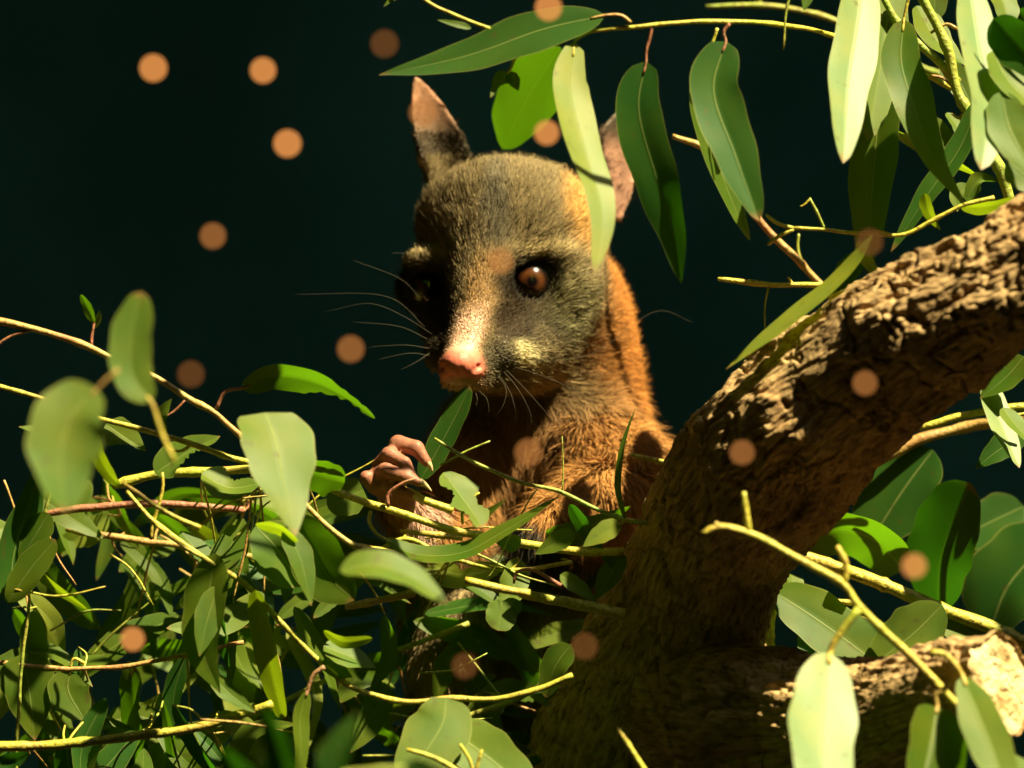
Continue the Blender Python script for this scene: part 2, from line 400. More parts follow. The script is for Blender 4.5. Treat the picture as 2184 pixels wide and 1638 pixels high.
# ------------------------------------------------------------------ leaves and twigs
LEAN = {'L': 0.55, 'M': 0.22, 'D': 0.0, 'T': -0.45}
HINT = {'L': (0.35, -0.68, 0.65), 'M': (0.05, -0.93, 0.35), 'D': (-0.55, -0.82, 0.14), 'T': (-0.35, -0.80, -0.48)}
leaf_count = 0
DZ = {}
def leaf(parent, cls, width, d0, pts, m=None, pet=None, fold=0.16, curl=0.0, wave=0.05, twist=0.0, a=1.0, b=0.55, cut=1.0,
         bites=(), lean=None, hint=None, petm=None, petw=7):
    """pts: photo pixels base -> tip; d0: depth of the base in metres"""
    global leaf_count
    leaf_count += 1
    r = random.Random(leaf_count * 31 + 5)
    d0 = d0 + DZ.get(parent.name, 0)
    m = m or {'L': PALE, 'M': LEAF, 'D': DARK, 'T': LEAF}[cls]  # colour follows the light class: lit leaves paler, shaded ones darker
    pp = np.array(pts, float)
    ln = np.concatenate(([0], np.cumsum(np.linalg.norm(np.diff(pp, axis=0), axis=1))))
    le = LEAN[cls] if lean is None else lean
    p3 = np.array([P(x, y, d0 - le * q * S0) for (x, y), q in zip(pp, ln)])
    nv, nh = 30, 7
    c = catmull(p3, nv)
    c = c[:max(4, int(nv * cut))] if cut < 1 else c
    tt = np.linspace(0, 1, nv)[:len(c)]
    T = norm(np.gradient(c, axis=0))
    h = np.array(hint or HINT[cls]); h = h / np.linalg.norm(h)
    N = norm(h[None] - T * (T @ h)[:, None])
    B = np.cross(T, N)
    ang = twist * (tt - 0.3)
    N, B = N * np.cos(ang)[:, None] + B * np.sin(ang)[:, None], B * np.cos(ang)[:, None] - N * np.sin(ang)[:, None]
    W = width * S0 * (1 + d0 / DIST) * 0.5
    tb = np.clip(tt, 0.0, 1)
    prof = (tb ** b) * ((1 - tb) ** a); prof /= (b / (a + b)) ** b * (a / (a + b)) ** a
    prof = np.maximum(prof, 0.012)
    ph = r.uniform(0, 6.28)
    us = np.concatenate((-np.linspace(1, 0, nh)[:-1], np.linspace(0, 1, nh)))
    V = np.zeros((len(c), len(us), 3)); U = np.zeros((len(c), len(us), 2))
    for si, u in enumerate(us):
        lim = np.ones(len(c))
        for (t0, t1, side, dep) in bites:
            if side * u > 0:
                k = np.clip(1 - np.abs(tt - (t0 + t1) / 2) / ((t1 - t0) / 2 + 1e-6), 0, 1) ** 0.5
                k = k * (1 + 0.18 * np.sin(tt * 70 + ph) * (k > 0))
                lim = np.minimum(lim, 1 - np.clip(dep * k, 0, 0.96))
        uu = u * lim
        wv = 1 + 0.035 * np.sin(tt * 23 + ph + 2 * np.sign(u)) + 0.03 * np.sin(tt * 11 + ph * 2 - u)
        off = W * prof * wv
        zz = fold * np.abs(uu) * off + curl * (uu ** 2) * off + wave * W * np.sin(tt * 9 + ph + u * 1.4) * uu ** 2 * prof
        V[:, si] = c + B * (uu * off)[:, None] + N * zz[:, None]
        U[:, si, 0] = uu * 0.5 + 0.5; U[:, si, 1] = tt
    nu = len(us); n = len(c)
    i = np.arange(n - 1)[:, None] * nu; j = np.arange(nu - 1)[None]
    F = np.stack((i + j, i + j + 1, i + nu + j + 1, i + nu + j), -1).reshape(-1, 4)
    V = V.reshape(-1, 3); U = U.reshape(-1, 2)
    fl = [F]; mi = [np.zeros(len(F), int)]
    # raised midrib on the back and the stalk, one tube
    if pet:
        pc = np.array([P(x, y, d0) for x, y in pet] + [c[0], c[2]])
        pc = catmull(pc, 12)
        pr = np.linspace(petw * 0.62, petw * 0.40, 12) * S0
        tv, tf = tube_arrays(pc, pr, 6)
        base = len(V); V = np.vstack((V, tv)); U = np.vstack((U, np.zeros((len(tv), 2)) + 0.5))
        for q in tf: fl.append(q + base); mi.append(np.ones(len(q), int))
    return mesh_np('leaf', V, fl, None, parent, uv=U, mats=[m, petm or TWIG], midx=np.concatenate(mi))

def twig(parent, pts, w0, w1=None, d=0.0, m=None, name='stem', nodes=True):
    """pts: (px,py) or (px,py,depth); w0,w1: widths in photo pixels"""
    w1 = w0 if w1 is None else w1
    z_ = DZ.get(parent.name, 0); d = d + z_; pts = [(q[0], q[1], q[2] + z_) if len(q) == 3 else q for q in pts]
    p3 = np.array([P(*(q if len(q) == 3 else (*q, d))) for q in pts])
    L = np.linalg.norm(np.diff(p3, axis=0), axis=1).sum() / S0
    n = int(np.clip(L / 14, 8, 60))
    c = catmull(p3, n)
    r = np.linspace(w0, w1, n) * 0.43 * S0
    r[:max(2, n // 9)] *= np.linspace(0.72, 1, max(2, n // 9))
    s = np.linspace(0, L, n); ph = random.random() * 50
    r = r * (1 + 0.07 * np.sin(s / 23 + ph) + (0.28 * np.exp(-(((s + ph * 3) % 150 - 75) / 9) ** 2) if nodes else 0))
    c = c + (np.stack((vnoise(np.stack((s / 60, s * 0 + ph, s * 0), -1)), 0 * s, vnoise(np.stack((s / 60, s * 0 + ph + 9, s * 0), -1))), -1)) * 2.2 * S0
    v, f = tube_arrays(c, r, 10)
    return mesh_np(name, v, f, m or TWIG, parent)

def branch(name, label, at, group=None):
    o = empty(name, tuple(P(*at)))
    tag(o, label, 'branch', group); return o

# ---- A: branch across the top with hanging leaves
A = branch('leafy_branch', 'thin yellow branch arching over the possum with long leaves hanging down', (1400, 52, -.045))
DZ[A.name] = -.035
twig(A, [(820, -60, .0), (900, -4), (960, 28), (1080, 68), (1250, 68), (1400, 52), (1600, 47, .0), (1780, 75, .035), (1900, 120, .055), (2030, 190, .06)], 8, 14, -.01)
leaf(A, 'M', 92, -.012, [(1290, 33), (1160, 62), (1000, 118), (808, 160)], DARK, pet=[(1345, 48), (1325, 33)], hint=(-0.25, -0.93, 0.22), lean=0.0, b=.6, petm=TAN, fold=.1)
leaf(A, 'T', 135, .10, [(1195, 100), (1130, 200), (1072, 318)], LEAF, hint=(-.4, -.6, -.7), a=.7, lean=-.7)
leaf(A, 'L', 88, -.012, [(1226, 90), (1216, 190), (1250, 330), (1283, 450), (1268, 588)], LIME, pet=[(1262, 66), (1235, 80)], bites=[(.02, .2, -1, .2)], a=.75, b=.42, fold=.12, lean=.5)
leaf(A, 'D', 104, -.01, [(1378, 130), (1362, 230), (1400, 380), (1436, 500), (1453, 605)], DARK, pet=[(1391, 53), (1386, 80), (1378, 110)], petm=RED, twist=.5, a=.8, b=.45, hint=(-.25, -.93, .15), lean=.1)
leaf(A, 'M', 108, -.012, [(1548, 88), (1522, 190), (1568, 330), (1619, 472)], DARK, pet=[(1556, 50), (1543, 70)], petm=RED, a=.62, b=.38, fold=.3, lean=.22)
leaf(A, 'D', 66, .01, [(1512, 105), (1490, 200), (1550, 400), (1599, 514)], LEAF, pet=[(1530, 60), (1520, 90)], hint=(.6, -.8, .1), a=.7)
leaf(A, 'L', 40, -.005, [(1083, 155), (1072, 170), (1046, 208)], LEAF, pet=[(1125, 76), (1100, 115), (1090, 145)], bites=[(.4, 1, -1, .9)], petm=TAN)
leaf(A, 'M', 30, -.005, [(1083, 155), (1095, 172), (1106, 194)], LEAF)
leaf(A, 'M', 16, -.005, [(1005, 60), (975, 52), (930, 42)], LEAF)
leaf(A, 'M', 18, .0, [(880, -8), (845, -8), (818, 14)], LEAF)
twig(A, [(1690, -30), (1678, 20), (1670, 106)], 7, 5, -.01, GREENTWIG)
leaf(A, 'M', 30, -.01, [(1712, -40), (1722, -10), (1714, 24)], PALE)

AB = branch('leafy_branch', 'blurred green twig running behind the arching yellow branch', (1620, 12, .12))
twig(AB, [(1505, 14), (1620, 12), (1740, 30), (1850, 75), (1980, 150), (2140, 180, .10)], 13, 18, .12, GREENTWIG)
twig(AB, [(1625, 12), (1615, -30)], 8, 7, .12, GREENTWIG)

AO = branch('leafy_branch', 'leafy spray overhanging just above the arching yellow branch', (1100, -300, -.12))
twig(AO, [(500, -260), (800, -330), (1100, -300), (1400, -360), (1750, -420)], 12, 18, -.12)
ro = random.Random(21)
for k in range(4):
    x = 560 + k * 200 + ro.uniform(-20, 20); y = -330 + ro.uniform(-40, 30); L = ro.uniform(170, 260); an = ro.uniform(55, 125) * (1 if k % 3 else -1)
    x2, y2 = x + math.cos(math.radians(an)) * L, y + math.sin(math.radians(an)) * L
    leaf(AO, ro.choice('LMT'), ro.uniform(55, 95), -.12 + ro.uniform(-.04, .04), [(x, y), ((x + x2) / 2 + ro.uniform(-20, 20), (y + y2) / 2), (x2, min(y2, -70))], LEAF, lean=ro.uniform(-.2, .6))

# ---- B: leafy top right corner
B_ = branch('leafy_branch', 'thick green stem with broad pale leaves above the trunk', (2040, 180, -.07))
DZ[B_.name] = .03
twig(B_, [(1935, -60), (1968, 0), (2022, 105), (2040, 185), (2062, 235), (2112, 320), (2150, 412), (2175, 520, -.03)], 24, 28, -.03, GREENTWIG)
twig(B_, [(1880, -10), (1930, 65), (1990, 122), (2042, 178)], 18, 24, -.028, GREENTWIG)
leaf(B_, 'L', 104, -.045, [(1838, -90), (1832, 20), (1808, 180), (1798, 348)], WHITE, a=.6, b=.5, lean=.75, hint=(.45, -.6, .65))
leaf(B_, 'L', 96, -.015, [(1912, -60), (1893, 40), (1880, 130), (1850, 300)], PALE, a=.6, lean=.5)
leaf(B_, 'D', 108, -.03, [(1905, 105), (1878, 220), (1862, 380), (1850, 570)], LEAF, a=.62, b=.5, lean=.2, hint=(-.3, -.9, .3), fold=.3)
leaf(B_, 'M', 92, -.052, [(1928, 40), (1922, 130), (1950, 230), (1992, 345), (2058, 440)], LEAF, pet=[(1942, -20), (1932, 20)], a=.85, b=.5, lean=.38, twist=-.9)
leaf(B_, 'L', 106, -.06, [(2062, -60), (2085, 90), (2108, 230), (2092, 362)], WHITE, a=.55, b=.5, lean=.7, hint=(.45, -.6, .65))
leaf(B_, 'D', 58, -.035, [(2088, 210), (2050, 310), (1975, 420), (1900, 538)], DARK, a=.8, lean=.1)
leaf(B_, 'T', 44, -.02, [(1905, 280), (1990, 322), (2095, 380)], LIME, hint=(-.2, -.55, -.8), lean=0)
leaf(B_, 'D', 96, -.09, [(2118, 40), (2170, 100), (2260, 190)], DARK, lean=0.2)
leaf(B_, 'L', 92, -.09, [(2118, 108), (2150, 170), (2240, 260)], PALE, lean=.3)
leaf(B_, 'M', 96, -.10, [(2136, 195), (2152, 270), (2205, 370)], PALE, lean=.35, a=.6)
leaf(B_, 'M', 86, -.10, [(2150, 345), (2185, 372), (2240, 430)], LEAF, lean=.2)
leaf(B_, 'L', 84, -.005, [(1955, 12), (2000, 88), (2060, 140)], PALE, lean=.3)
leaf(B_, 'M', 60, -.0, [(2010, 130), (2055, 190), (2085, 260)], LEAF, lean=.3)
leaf(B_, 'L', 34, -.03, [(2060, 428), (2088, 388), (2132, 388)], PALE, lean=0, curl=.8)
leaf(B_, 'T', 46, -.045, [(2048, 440), (2110, 440), (2182, 418)], LIME, hint=(-.1, -.6, -.8), lean=0)
leaf(B_, 'T', 34, -.05, [(1972, 412), (1980, 450), (2006, 492)], LIME, lean=0, hint=(-.5, -.7, -.5))
leaf(B_, 'L', 40, -.01, [(2068, 395), (2040, 420), (2042, 452)], PALE, lean=.2)
for q in ([(2042, 62), (2020, 52), (1985, 72)], [(2060, 232), (2046, 250), (2030, 240)], [(2072, 72), (2056, 88), (2062, 120)], [(2112, 322), (2140, 318), (2170, 330)], [(2045, 195), (2010, 165), (1985, 160)]):
    twig(B_, q, 9, 7, -.03, TAN, nodes=False)
for k, (x, y, x2, y2, w, c) in enumerate([(2120, -40, 2150, 70, 70, 'L'), (1980, -50, 1990, 60, 60, 'M'), (2170, 20, 2230, 130, 70, 'D'), (1975, 250, 2030, 330, 44, 'M'), (2020, 240, 2045, 300, 30, 'L')]):
    leaf(B_, c, w, .01, [(x, y), ((x + x2) / 2 + 8, (y + y2) / 2), (x2, y2)])

# ---- C, D, E: bare forked twigs behind the trunk's upper edge
Cb = branch('leafy_twig', 'pale forked twig poking out over the upper edge of the trunk', (1830, 495, -.07))
DZ[Cb.name] = .008
twig(Cb, [(1690, 488), (1760, 490), (1830, 496), (1920, 500), (1990, 470), (2048, 438), (2120, 420)], 9, 11, -.03)
twig(Cb, [(1634, 458), (1660, 478), (1692, 488)], 10, 9, -.03, nodes=False); twig(Cb, [(1636, 522), (1662, 502), (1692, 488)], 10, 9, -.03, nodes=False)
twig(Cb, [(1762, 490), (1745, 455), (1728, 424)], 7, 6, -.03, GREENTWIG); twig(Cb, [(1728, 424), (1716, 436), (1706, 440)], 7, 3, -.03, nodes=False)
twig(Cb, [(1862, 515), (1858, 495), (1885, 494), (1900, 500)], 7, 7, -.035, nodes=False)
leaf(Cb, 'T', 38, -.045, [(1832, 515), (1848, 550), (1874, 590)], LIME, lean=0, hint=(-.5, -.7, -.5), b=.4, a=.6)
leaf(Cb, 'T', 60, -.062, [(1862, 500), (1800, 585), (1680, 685), (1548, 788)], LIME, hint=(-.3, -.5, .8), lean=-.0, a=.9, b=.8)
leaf(Cb, 'D', 58, -.024, [(1840, 540), (1800, 590), (1748, 640)], DARK, lean=0)

D_ = branch('leafy_twig', 'brown bare twig bending down behind the hanging leaves', (1620, 470, .06))
twig(D_, [(1435, 292), (1510, 322), (1560, 380), (1620, 470), (1700, 555), (1765, 625), (1850, 740, .04)], 18, 18, .06, TAN)
twig(D_, [(1716, 572), (1700, 530), (1702, 500)], 8, 7, .06, GREENTWIG)
E_ = branch('leafy_twig', 'straight yellow twig with a snapped end beside the trunk', (1640, 607, .02))
twig(E_, [(1533, 596), (1640, 607), (1760, 612), (1850, 650)], 13, 15, .02)
twig(E_, [(1640, 610), (1632, 650), (1632, 702)], 6, 4, .02, GREENTWIG); twig(E_, [(1690, 608), (1680, 592)], 9, 6, .02)

# ---- F, G, H: right-hand side below the trunk
F_ = branch('leafy_branch', 'yellow forked twig in front of the trunk carrying broad pale leaves', (1830, 1290, -.11))
twig(F_, [(1498, 1140), (1535, 1124), (1592, 1136), (1700, 1192), (1792, 1242), (1832, 1292), (1905, 1365), (1990, 1450), (2072, 1540), (2170, 1680)], 18, 21, -.11)
twig(F_, [(1598, 1138), (1592, 1090), (1587, 1050)], 16, 13, -.11); twig(F_, [(1800, 1245), (1804, 1205), (1785, 1163)], 15, 13, -.11)
twig(F_, [(1535, 1124), (1525, 1118)], 14, 12, -.11)
leaf(F_, 'L', 152, -.115, [(1770, 1392), (1756, 1500), (1752, 1620), (1770, 1790)], WHITE, pet=[(1832, 1298), (1800, 1340), (1778, 1372)], a=.62, b=.5, lean=.85, petw=15, fold=.08)
leaf(F_, 'L', 125, -.115, [(1998, 1508), (1985, 1590), (1945, 1760)], LEAF, pet=[(2018, 1468), (1996, 1482)], lean=.55, fold=.55, petw=12, petm=TAN)
leaf(F_, 'M', 92, -.118, [(2052, 1442), (2092, 1540), (2130, 1640), (2160, 1760)], PALE, pet=[(1985, 1392), (2015, 1396), (2042, 1425)], a=.7, lean=.7, petw=13)
leaf(F_, 'D', 70, -.11, [(2030, 1530), (2035, 1610), (2010, 1740)], LEAF, lean=-.2)
leaf(F_, 'L', 60, -.11, [(2130, 1610), (2170, 1640), (2230, 1700)], PALE)
twig(F_, [(2072, 1530), (2050, 1560), (2034, 1580)], 9, 7, -.11, TAN)
twig(F_, [(1316, 1552), (1345, 1600), (1400, 1680)], 13, 16, -.085)

G_ = branch('leafy_branch', 'thick yellow-green stem with shaded broad leaves behind the sawn limb', (2000, 1300, .03))
twig(G_, [(1640, 1165), (1740, 1195), (1840, 1230), (1920, 1262), (2010, 1302), (2130, 1345), (2300, 1420)], 30, 36, .03)
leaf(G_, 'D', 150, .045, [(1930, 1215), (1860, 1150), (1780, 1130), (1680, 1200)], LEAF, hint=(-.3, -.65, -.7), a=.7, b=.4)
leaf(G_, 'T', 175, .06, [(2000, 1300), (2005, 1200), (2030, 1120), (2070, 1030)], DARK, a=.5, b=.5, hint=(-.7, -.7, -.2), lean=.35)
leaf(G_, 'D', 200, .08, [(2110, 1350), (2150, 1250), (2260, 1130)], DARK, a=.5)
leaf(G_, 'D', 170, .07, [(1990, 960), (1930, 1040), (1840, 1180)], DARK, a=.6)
leaf(G_, 'M', 135, .02, [(1650, 1262), (1740, 1320), (1850, 1400), (1900, 1440)], LEAF, lean=0, hint=(.1, -.85, .5), a=.5, b=.45)
leaf(G_, 'L', 120, .015, [(2010, 1290), (1950, 1350), (1860, 1420)], PALE, lean=0, a=.5, cut=.9)
leaf(G_, 'M', 90, .04, [(1700, 1360), (1780, 1390), (1880, 1400)], DARK, lean=0)
leaf(G_, 'L', 50, .03, [(1690, 1225), (1690, 1250), (1668, 1270)], PALE)
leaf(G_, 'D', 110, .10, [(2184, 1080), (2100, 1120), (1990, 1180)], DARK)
leaf(G_, 'M', 60, .03, [(2000, 1330), (2060, 1345), (2130, 1370)], PALE, lean=0)
twig(G_, [(1690, 1275), (1760, 1280), (1830, 1288)], 13, 13, .03); twig(G_, [(1745, 1312), (1800, 1318), (1860, 1326)], 20, 22, .03)
twig(G_, [(1795, 1212), (1840, 1232)], 34, 26, .02)
H_ = branch('leafy_branch', 'orange and green stems crossing under the trunk with one pale hanging leaf', (2090, 880, .03))
twig(H_, [(1940, 915), (2000, 902), (2090, 880), (2200, 866), (2330, 860)], 18, 22, .03)
twig(H_, [(1870, 985), (1960, 940), (2080, 908), (2200, 895, .05)], 30, 26, .07, TAN)
leaf(H_, 'L', 66, .03, [(2098, 788), (2118, 860), (2145, 930), (2174, 998)], WHITE, lean=.5, a=.7)
leaf(H_, 'L', 50, .01, [(2138, 870), (2165, 905), (2215, 960)], PALE)
leaf(H_, 'D', 70, .02, [(2184, 760), (2150, 800), (2090, 850)], LEAF)
leaf(H_, 'D', 60, .03, [(2184, 930), (2130, 960), (2080, 1000)], DARK)
twig(H_, [(2150, 878), (2175, 885), (2210, 880)], 9, 8, .01)

# ---- left-hand side
L1 = branch('leafy_branch', 'tan twig sloping down from the dark with blurred grey-green leaves', (260, 775, -.02))
twig(L1, [(-120, 660), (0, 686), (100, 710), (190, 740), (258, 775), (330, 806), (400, 848), (462, 886), (512, 928), (560, 995), (640, 1065), (700, 1122), (760, 1165), (850, 1180)], 17, 13, -.02, TAN)
leaf(L1, 'M', 92, -.19, [(322, 858), (282, 800), (280, 720), (302, 622)], PALE, pet=[(372, 985), (345, 925), (328, 872)], a=.45, b=.45, hint=(.1, -.9, .3), lean=-.15, petw=9)
leaf(L1, 'L', 160, -.24, [(208, 830), (150, 890), (130, 970), (138, 1090)], PALE, pet=[(252, 788), (215, 822)], a=.6, b=.5, lean=.25, petm=TAN)
leaf(L1, 'T', 74, -.02, [(515, 829), (580, 802), (660, 812), (740, 850), (800, 893)], LEAF, pet=[(462, 872), (480, 836), (512, 829)], petm=RED, bites=[(.5, 1.1, 1, .92), (.62, 1.05, -1, .5)], hint=(-.2, -.7, -.6), lean=.0, a=.5, b=.4)
leaf(L1, 'T', 26, -.015, [(200, 690), (190, 662), (172, 628)], LEAF, pet=[(194, 742), (196, 715)], petm=RED, lean=0, a=.6)
leaf(L1, 'M', 8, -.015, [(202, 692), (208, 675), (214, 660)], LEAF); leaf(L1, 'M', 8, -.015, [(203, 700), (214, 680), (217, 665)], LEAF)
twig(L1, [(72, 705), (30, 715), (0, 732), (-40, 760)], 8, 7, -.02, RED)
leaf(L1, 'T', 34, -.015, [(350, 925), (342, 890), (366, 850)], LEAF, lean=0)
twig(L1, [(396, 854), (375, 875), (350, 890)], 6, 6, -.015, RED)

L2 = branch('leafy_branch', 'yellow twig below the tan one with chewed pale leaves', (280, 910, -.015))
twig(L2, [(-100, 812), (0, 825), (80, 848), (200, 890), (280, 910), (350, 930), (430, 955), (490, 975), (560, 990), (650, 1010)], 12, 15, -.015)
leaf(L2, 'L', 168, -.07, [(566, 880), (588, 940), (605, 1030), (630, 1142)], PALE, a=.85, b=.28, lean=.6, hint=(.3, -.7, .6), fold=.1)
leaf(L2, 'T', 40, -.03, [(203, 925), (210, 970), (232, 1010), (258, 1040)], LIME, lean=-.1, a=.6, b=.4)
leaf(L2, 'M', 70, -.01, [(225, 905), (260, 930), (312, 962)], PALE, bites=[(.4, 1, 1, .7)], lean=0)
leaf(L2, 'L', 80, -.005, [(330, 1010), (400, 965), (470, 930)], PALE, bites=[(.2, .9, 1, .8)], lean=0)
leaf(L2, 'L', 90, .0, [(430, 1010), (490, 1040), (560, 1030)], PALE, lean=0, bites=[(.3, .8, -1, .5)])
leaf(L2, 'L', 60, -.03, [(180, 905), (110, 925), (40, 910)], PALE, lean=0, bites=[(.5, 1, -1, .6)])
twig(L2, [(405, 950), (385, 962), (365, 960), (350, 945)], 8, 7, -.015)

L3 = branch('leafy_branch', 'long yellow twig running diagonally down through the leaf heap', (520, 1240, -.03))
twig(L3, [(265, 1035), (330, 1078), (380, 1105), (425, 1128)], 12, 12, -.04)
twig(L3, [(270, 1045), (330, 1115), (430, 1186), (522, 1243), (600, 1330), (690, 1415), (745, 1462), (800, 1482), (870, 1496), (950, 1491), (1060, 1491), (1160, 1465), (1220, 1440)], 13, 14, -.03)
twig(L3, [(345, 1005), (345, 1040), (325, 1120), (322, 1150)], 9, 8, -.03)
twig(L3, [(430, 1186), (400, 1170), (330, 1120)], 9, 6, -.035)
leaf(L3, 'T', 56, -.04, [(545, 1258), (560, 1350), (580, 1440), (602, 1535)], LIME, a=.35, b=.3, lean=-.3)
leaf(L3, 'M', 46, -.045, [(656, 1472), (640, 1530), (642, 1600), (630, 1720)], LEAF, pet=[(692, 1422), (668, 1440)], petm=RED, hint=(.7, -.7, .2), lean=.2, petw=9)
leaf(L3, 'L', 130, -.045, [(952, 1488), (945, 1540), (905, 1610), (860, 1720)], PALE, a=.5, b=.35, lean=.45)
leaf(L3, 'M', 125, -.04, [(950, 1550), (1000, 1585), (1060, 1630), (1140, 1700)], PALE, a=.5, b=.4, lean=.35, hint=(.1, -.8, .5))
leaf(L3, 'D', 70, -.02, [(1218, 1375), (1185, 1420), (1164, 1488)], LEAF, a=.6, b=.45, lean=0)
leaf(L3, 'L', 76, -.03, [(690, 1378), (740, 1398), (802, 1424)], PALE, lean=0)
leaf(L3, 'T', 30, -.035, [(690, 1345), (730, 1368), (795, 1362)], LIME, lean=0, a=.5)
leaf(L3, 'M', 44, -.03, [(695, 1400), (715, 1425), (752, 1445)], PALE, lean=0)
leaf(L3, 'M', 100, -.03, [(460, 1180), (440, 1290), (430, 1380), (470, 1480)], LEAF, hint=(-.3, -.9, .3), lean=.1)
leaf(L3, 'L', 60, -.032, [(465, 1250), (440, 1330), (425, 1400)], LEAF, lean=.3)
leaf(L3, 'M', 40, -.03, [(450, 1440), (490, 1480), (545, 1520)], PALE, lean=.2)
twig(L3, [(868, 1600), (910, 1612), (960, 1635), (1000, 1660)], 11, 13, -.075)
twig(L3, [(982, 1588), (1000, 1620), (1010, 1660)], 8, 9, -.07); twig(L3, [(1030, 1598), (1020, 1630), (1012, 1660)], 8, 9, -.07)

M_ = branch('leafy_branch', 'bright yellow branch the possum sits behind with curled leaves', (950, 1125, .0))
twig(M_, [(640, 1000), (715, 1046), (830, 1087), (950, 1126), (1080, 1155), (1200, 1172), (1330, 1178)], 17, 22, .0)
twig(M_, [(858, 1042), (905, 1066), (965, 1088)], 20, 22, .025)
twig(M_, [(855, 1134), (920, 1140), (985, 1148)], 14, 14, .01)
twig(M_, [(755, 1163), (800, 1172), (850, 1180)], 18, 15, -.005)
twig(M_, [(830, 1084), (828, 1055), (860, 1030), (885, 1020)], 9, 7, -.003, RED)
leaf(M_, 'L', 60, -.02, [(818, 1148), (880, 1180), (980, 1180), (1080, 1130), (1190, 1060)], LEAF, pet=[(790, 1090), (788, 1115), (805, 1140)], lean=0, hint=(.1, -.55, .8), a=.9)
leaf(M_, 'L', 90, -.15, [(725, 1218), (790, 1205), (870, 1228), (955, 1288)], PALE, lean=0, hint=(.2, -.6, .75), a=.75, b=.55)
leaf(M_, 'D', 120, -.035, [(628, 1098), (660, 1160), (700, 1230), (756, 1280)], LEAF, lean=0, a=.6, hint=(-.35, -.9, .2))
leaf(M_, 'L', 64, -.04, [(608, 1128), (640, 1190), (664, 1292)], LEAF, lean=.2, hint=(.4, -.7, .5))
leaf(M_, 'M', 120, -.03, [(545, 1122), (590, 1170), (640, 1250)], PALE, lean=.1, a=.5)
leaf(M_, 'T', 46, -.042, [(545, 1118), (590, 1125), (636, 1155)], LIME, lean=0, hint=(-.1, -.5, -.8), a=.6)
leaf(M_, 'L', 96, -.012, [(945, 1008), (985, 1060), (1030, 1125)], PALE, bites=[(.2, .5, 1, .75), (.55, .95, 1, .6), (.5, .8, -1, .5)], a=.5, lean=.2)
twig(M_, [(985, 1118), (985, 1090), (1010, 1060), (1022, 1052)], 8, 5, -.012)
leaf(M_, 'T', 92, -.01, [(735, 1030), (690, 1015), (636, 1000)], LEAF, lean=0, a=.5, b=.35, bites=[(.0, .3, -1, .4)])
leaf(M_, 'M', 82, .01, [(700, 1085), (735, 1065), (785, 1040)], PALE, lean=0, a=.5, cut=.9)
leaf(M_, 'M', 44, -.02, [(1225, 1135), (1185, 1158), (1140, 1182)], LEAF, lean=0)
leaf(M_, 'L', 70, -.01, [(1070, 1280), (1068, 1310), (1062, 1345)], PALE, a=.4, b=.4, lean=.3)
leaf(M_, 'M', 44, -.008, [(1095, 1275), (1090, 1300), (1078, 1325)], LEAF, lean=.2)
leaf(M_, 'M', 44, -.005, [(1105, 1170), (1090, 1160), (1060, 1160)], LEAF, lean=0)
twig(M_, [(735, 1296), (810, 1280), (885, 1264)], 17, 19, -.015, TAN)
twig(M_, [(990, 1238), (1060, 1256), (1130, 1266)], 20, 20, -.03); twig(M_, [(1108, 1264), (1200, 1282), (1330, 1312)], 24, 28, -.01)
twig(M_, [(1095, 1245), (1100, 1222), (1130, 1215), (1200, 1252)], 8, 10, -.012, RED)

N_ = branch('leafy_twig', 'thin thorny green twig in front of the possum chest', (1200, 1050, -.005))
twig(N_, [(925, 935), (1000, 982), (1120, 1030), (1200, 1050), (1270, 1086), (1345, 1112), (1400, 1120)], 8, 12, -.005, GREENTWIG)
twig(N_, [(1200, 1050), (1200, 1000), (1198, 930)], 5, 2, -.005, GREENTWIG, nodes=False)
twig(N_, [(940, 992), (990, 965), (1046, 940)], 6, 5, .0, GREENTWIG); twig(N_, [(1145, 1045), (1120, 1080), (1095, 1130), (1060, 1200), (1035, 1240)], 5, 3, -.01, GREENTWIG, nodes=False)
leaf(N_, 'M', 14, -.008, [(1334, 1112), (1318, 1040), (1328, 950), (1356, 868)], LEAF, lean=0)
leaf(N_, 'L', 50, -.02, [(1325, 1118), (1285, 1138), (1243, 1166)], LIME, lean=0, pet=[(1345, 1110), (1335, 1110)])
leaf(N_, 'T', 40, .0, [(1215, 1075), (1250, 1130), (1310, 1215)], DARK, lean=0)
leaf(N_, 'M', 36, .0, [(1195, 1225), (1230, 1250), (1275, 1285)], PALE, lean=0)
leaf(N_, 'D', 60, .0, [(1330, 1180), (1300, 1230), (1270, 1280)], LEAF, lean=0)
twig(N_, [(1345, 968), (1400, 982), (1440, 992)], 13, 15, .01)

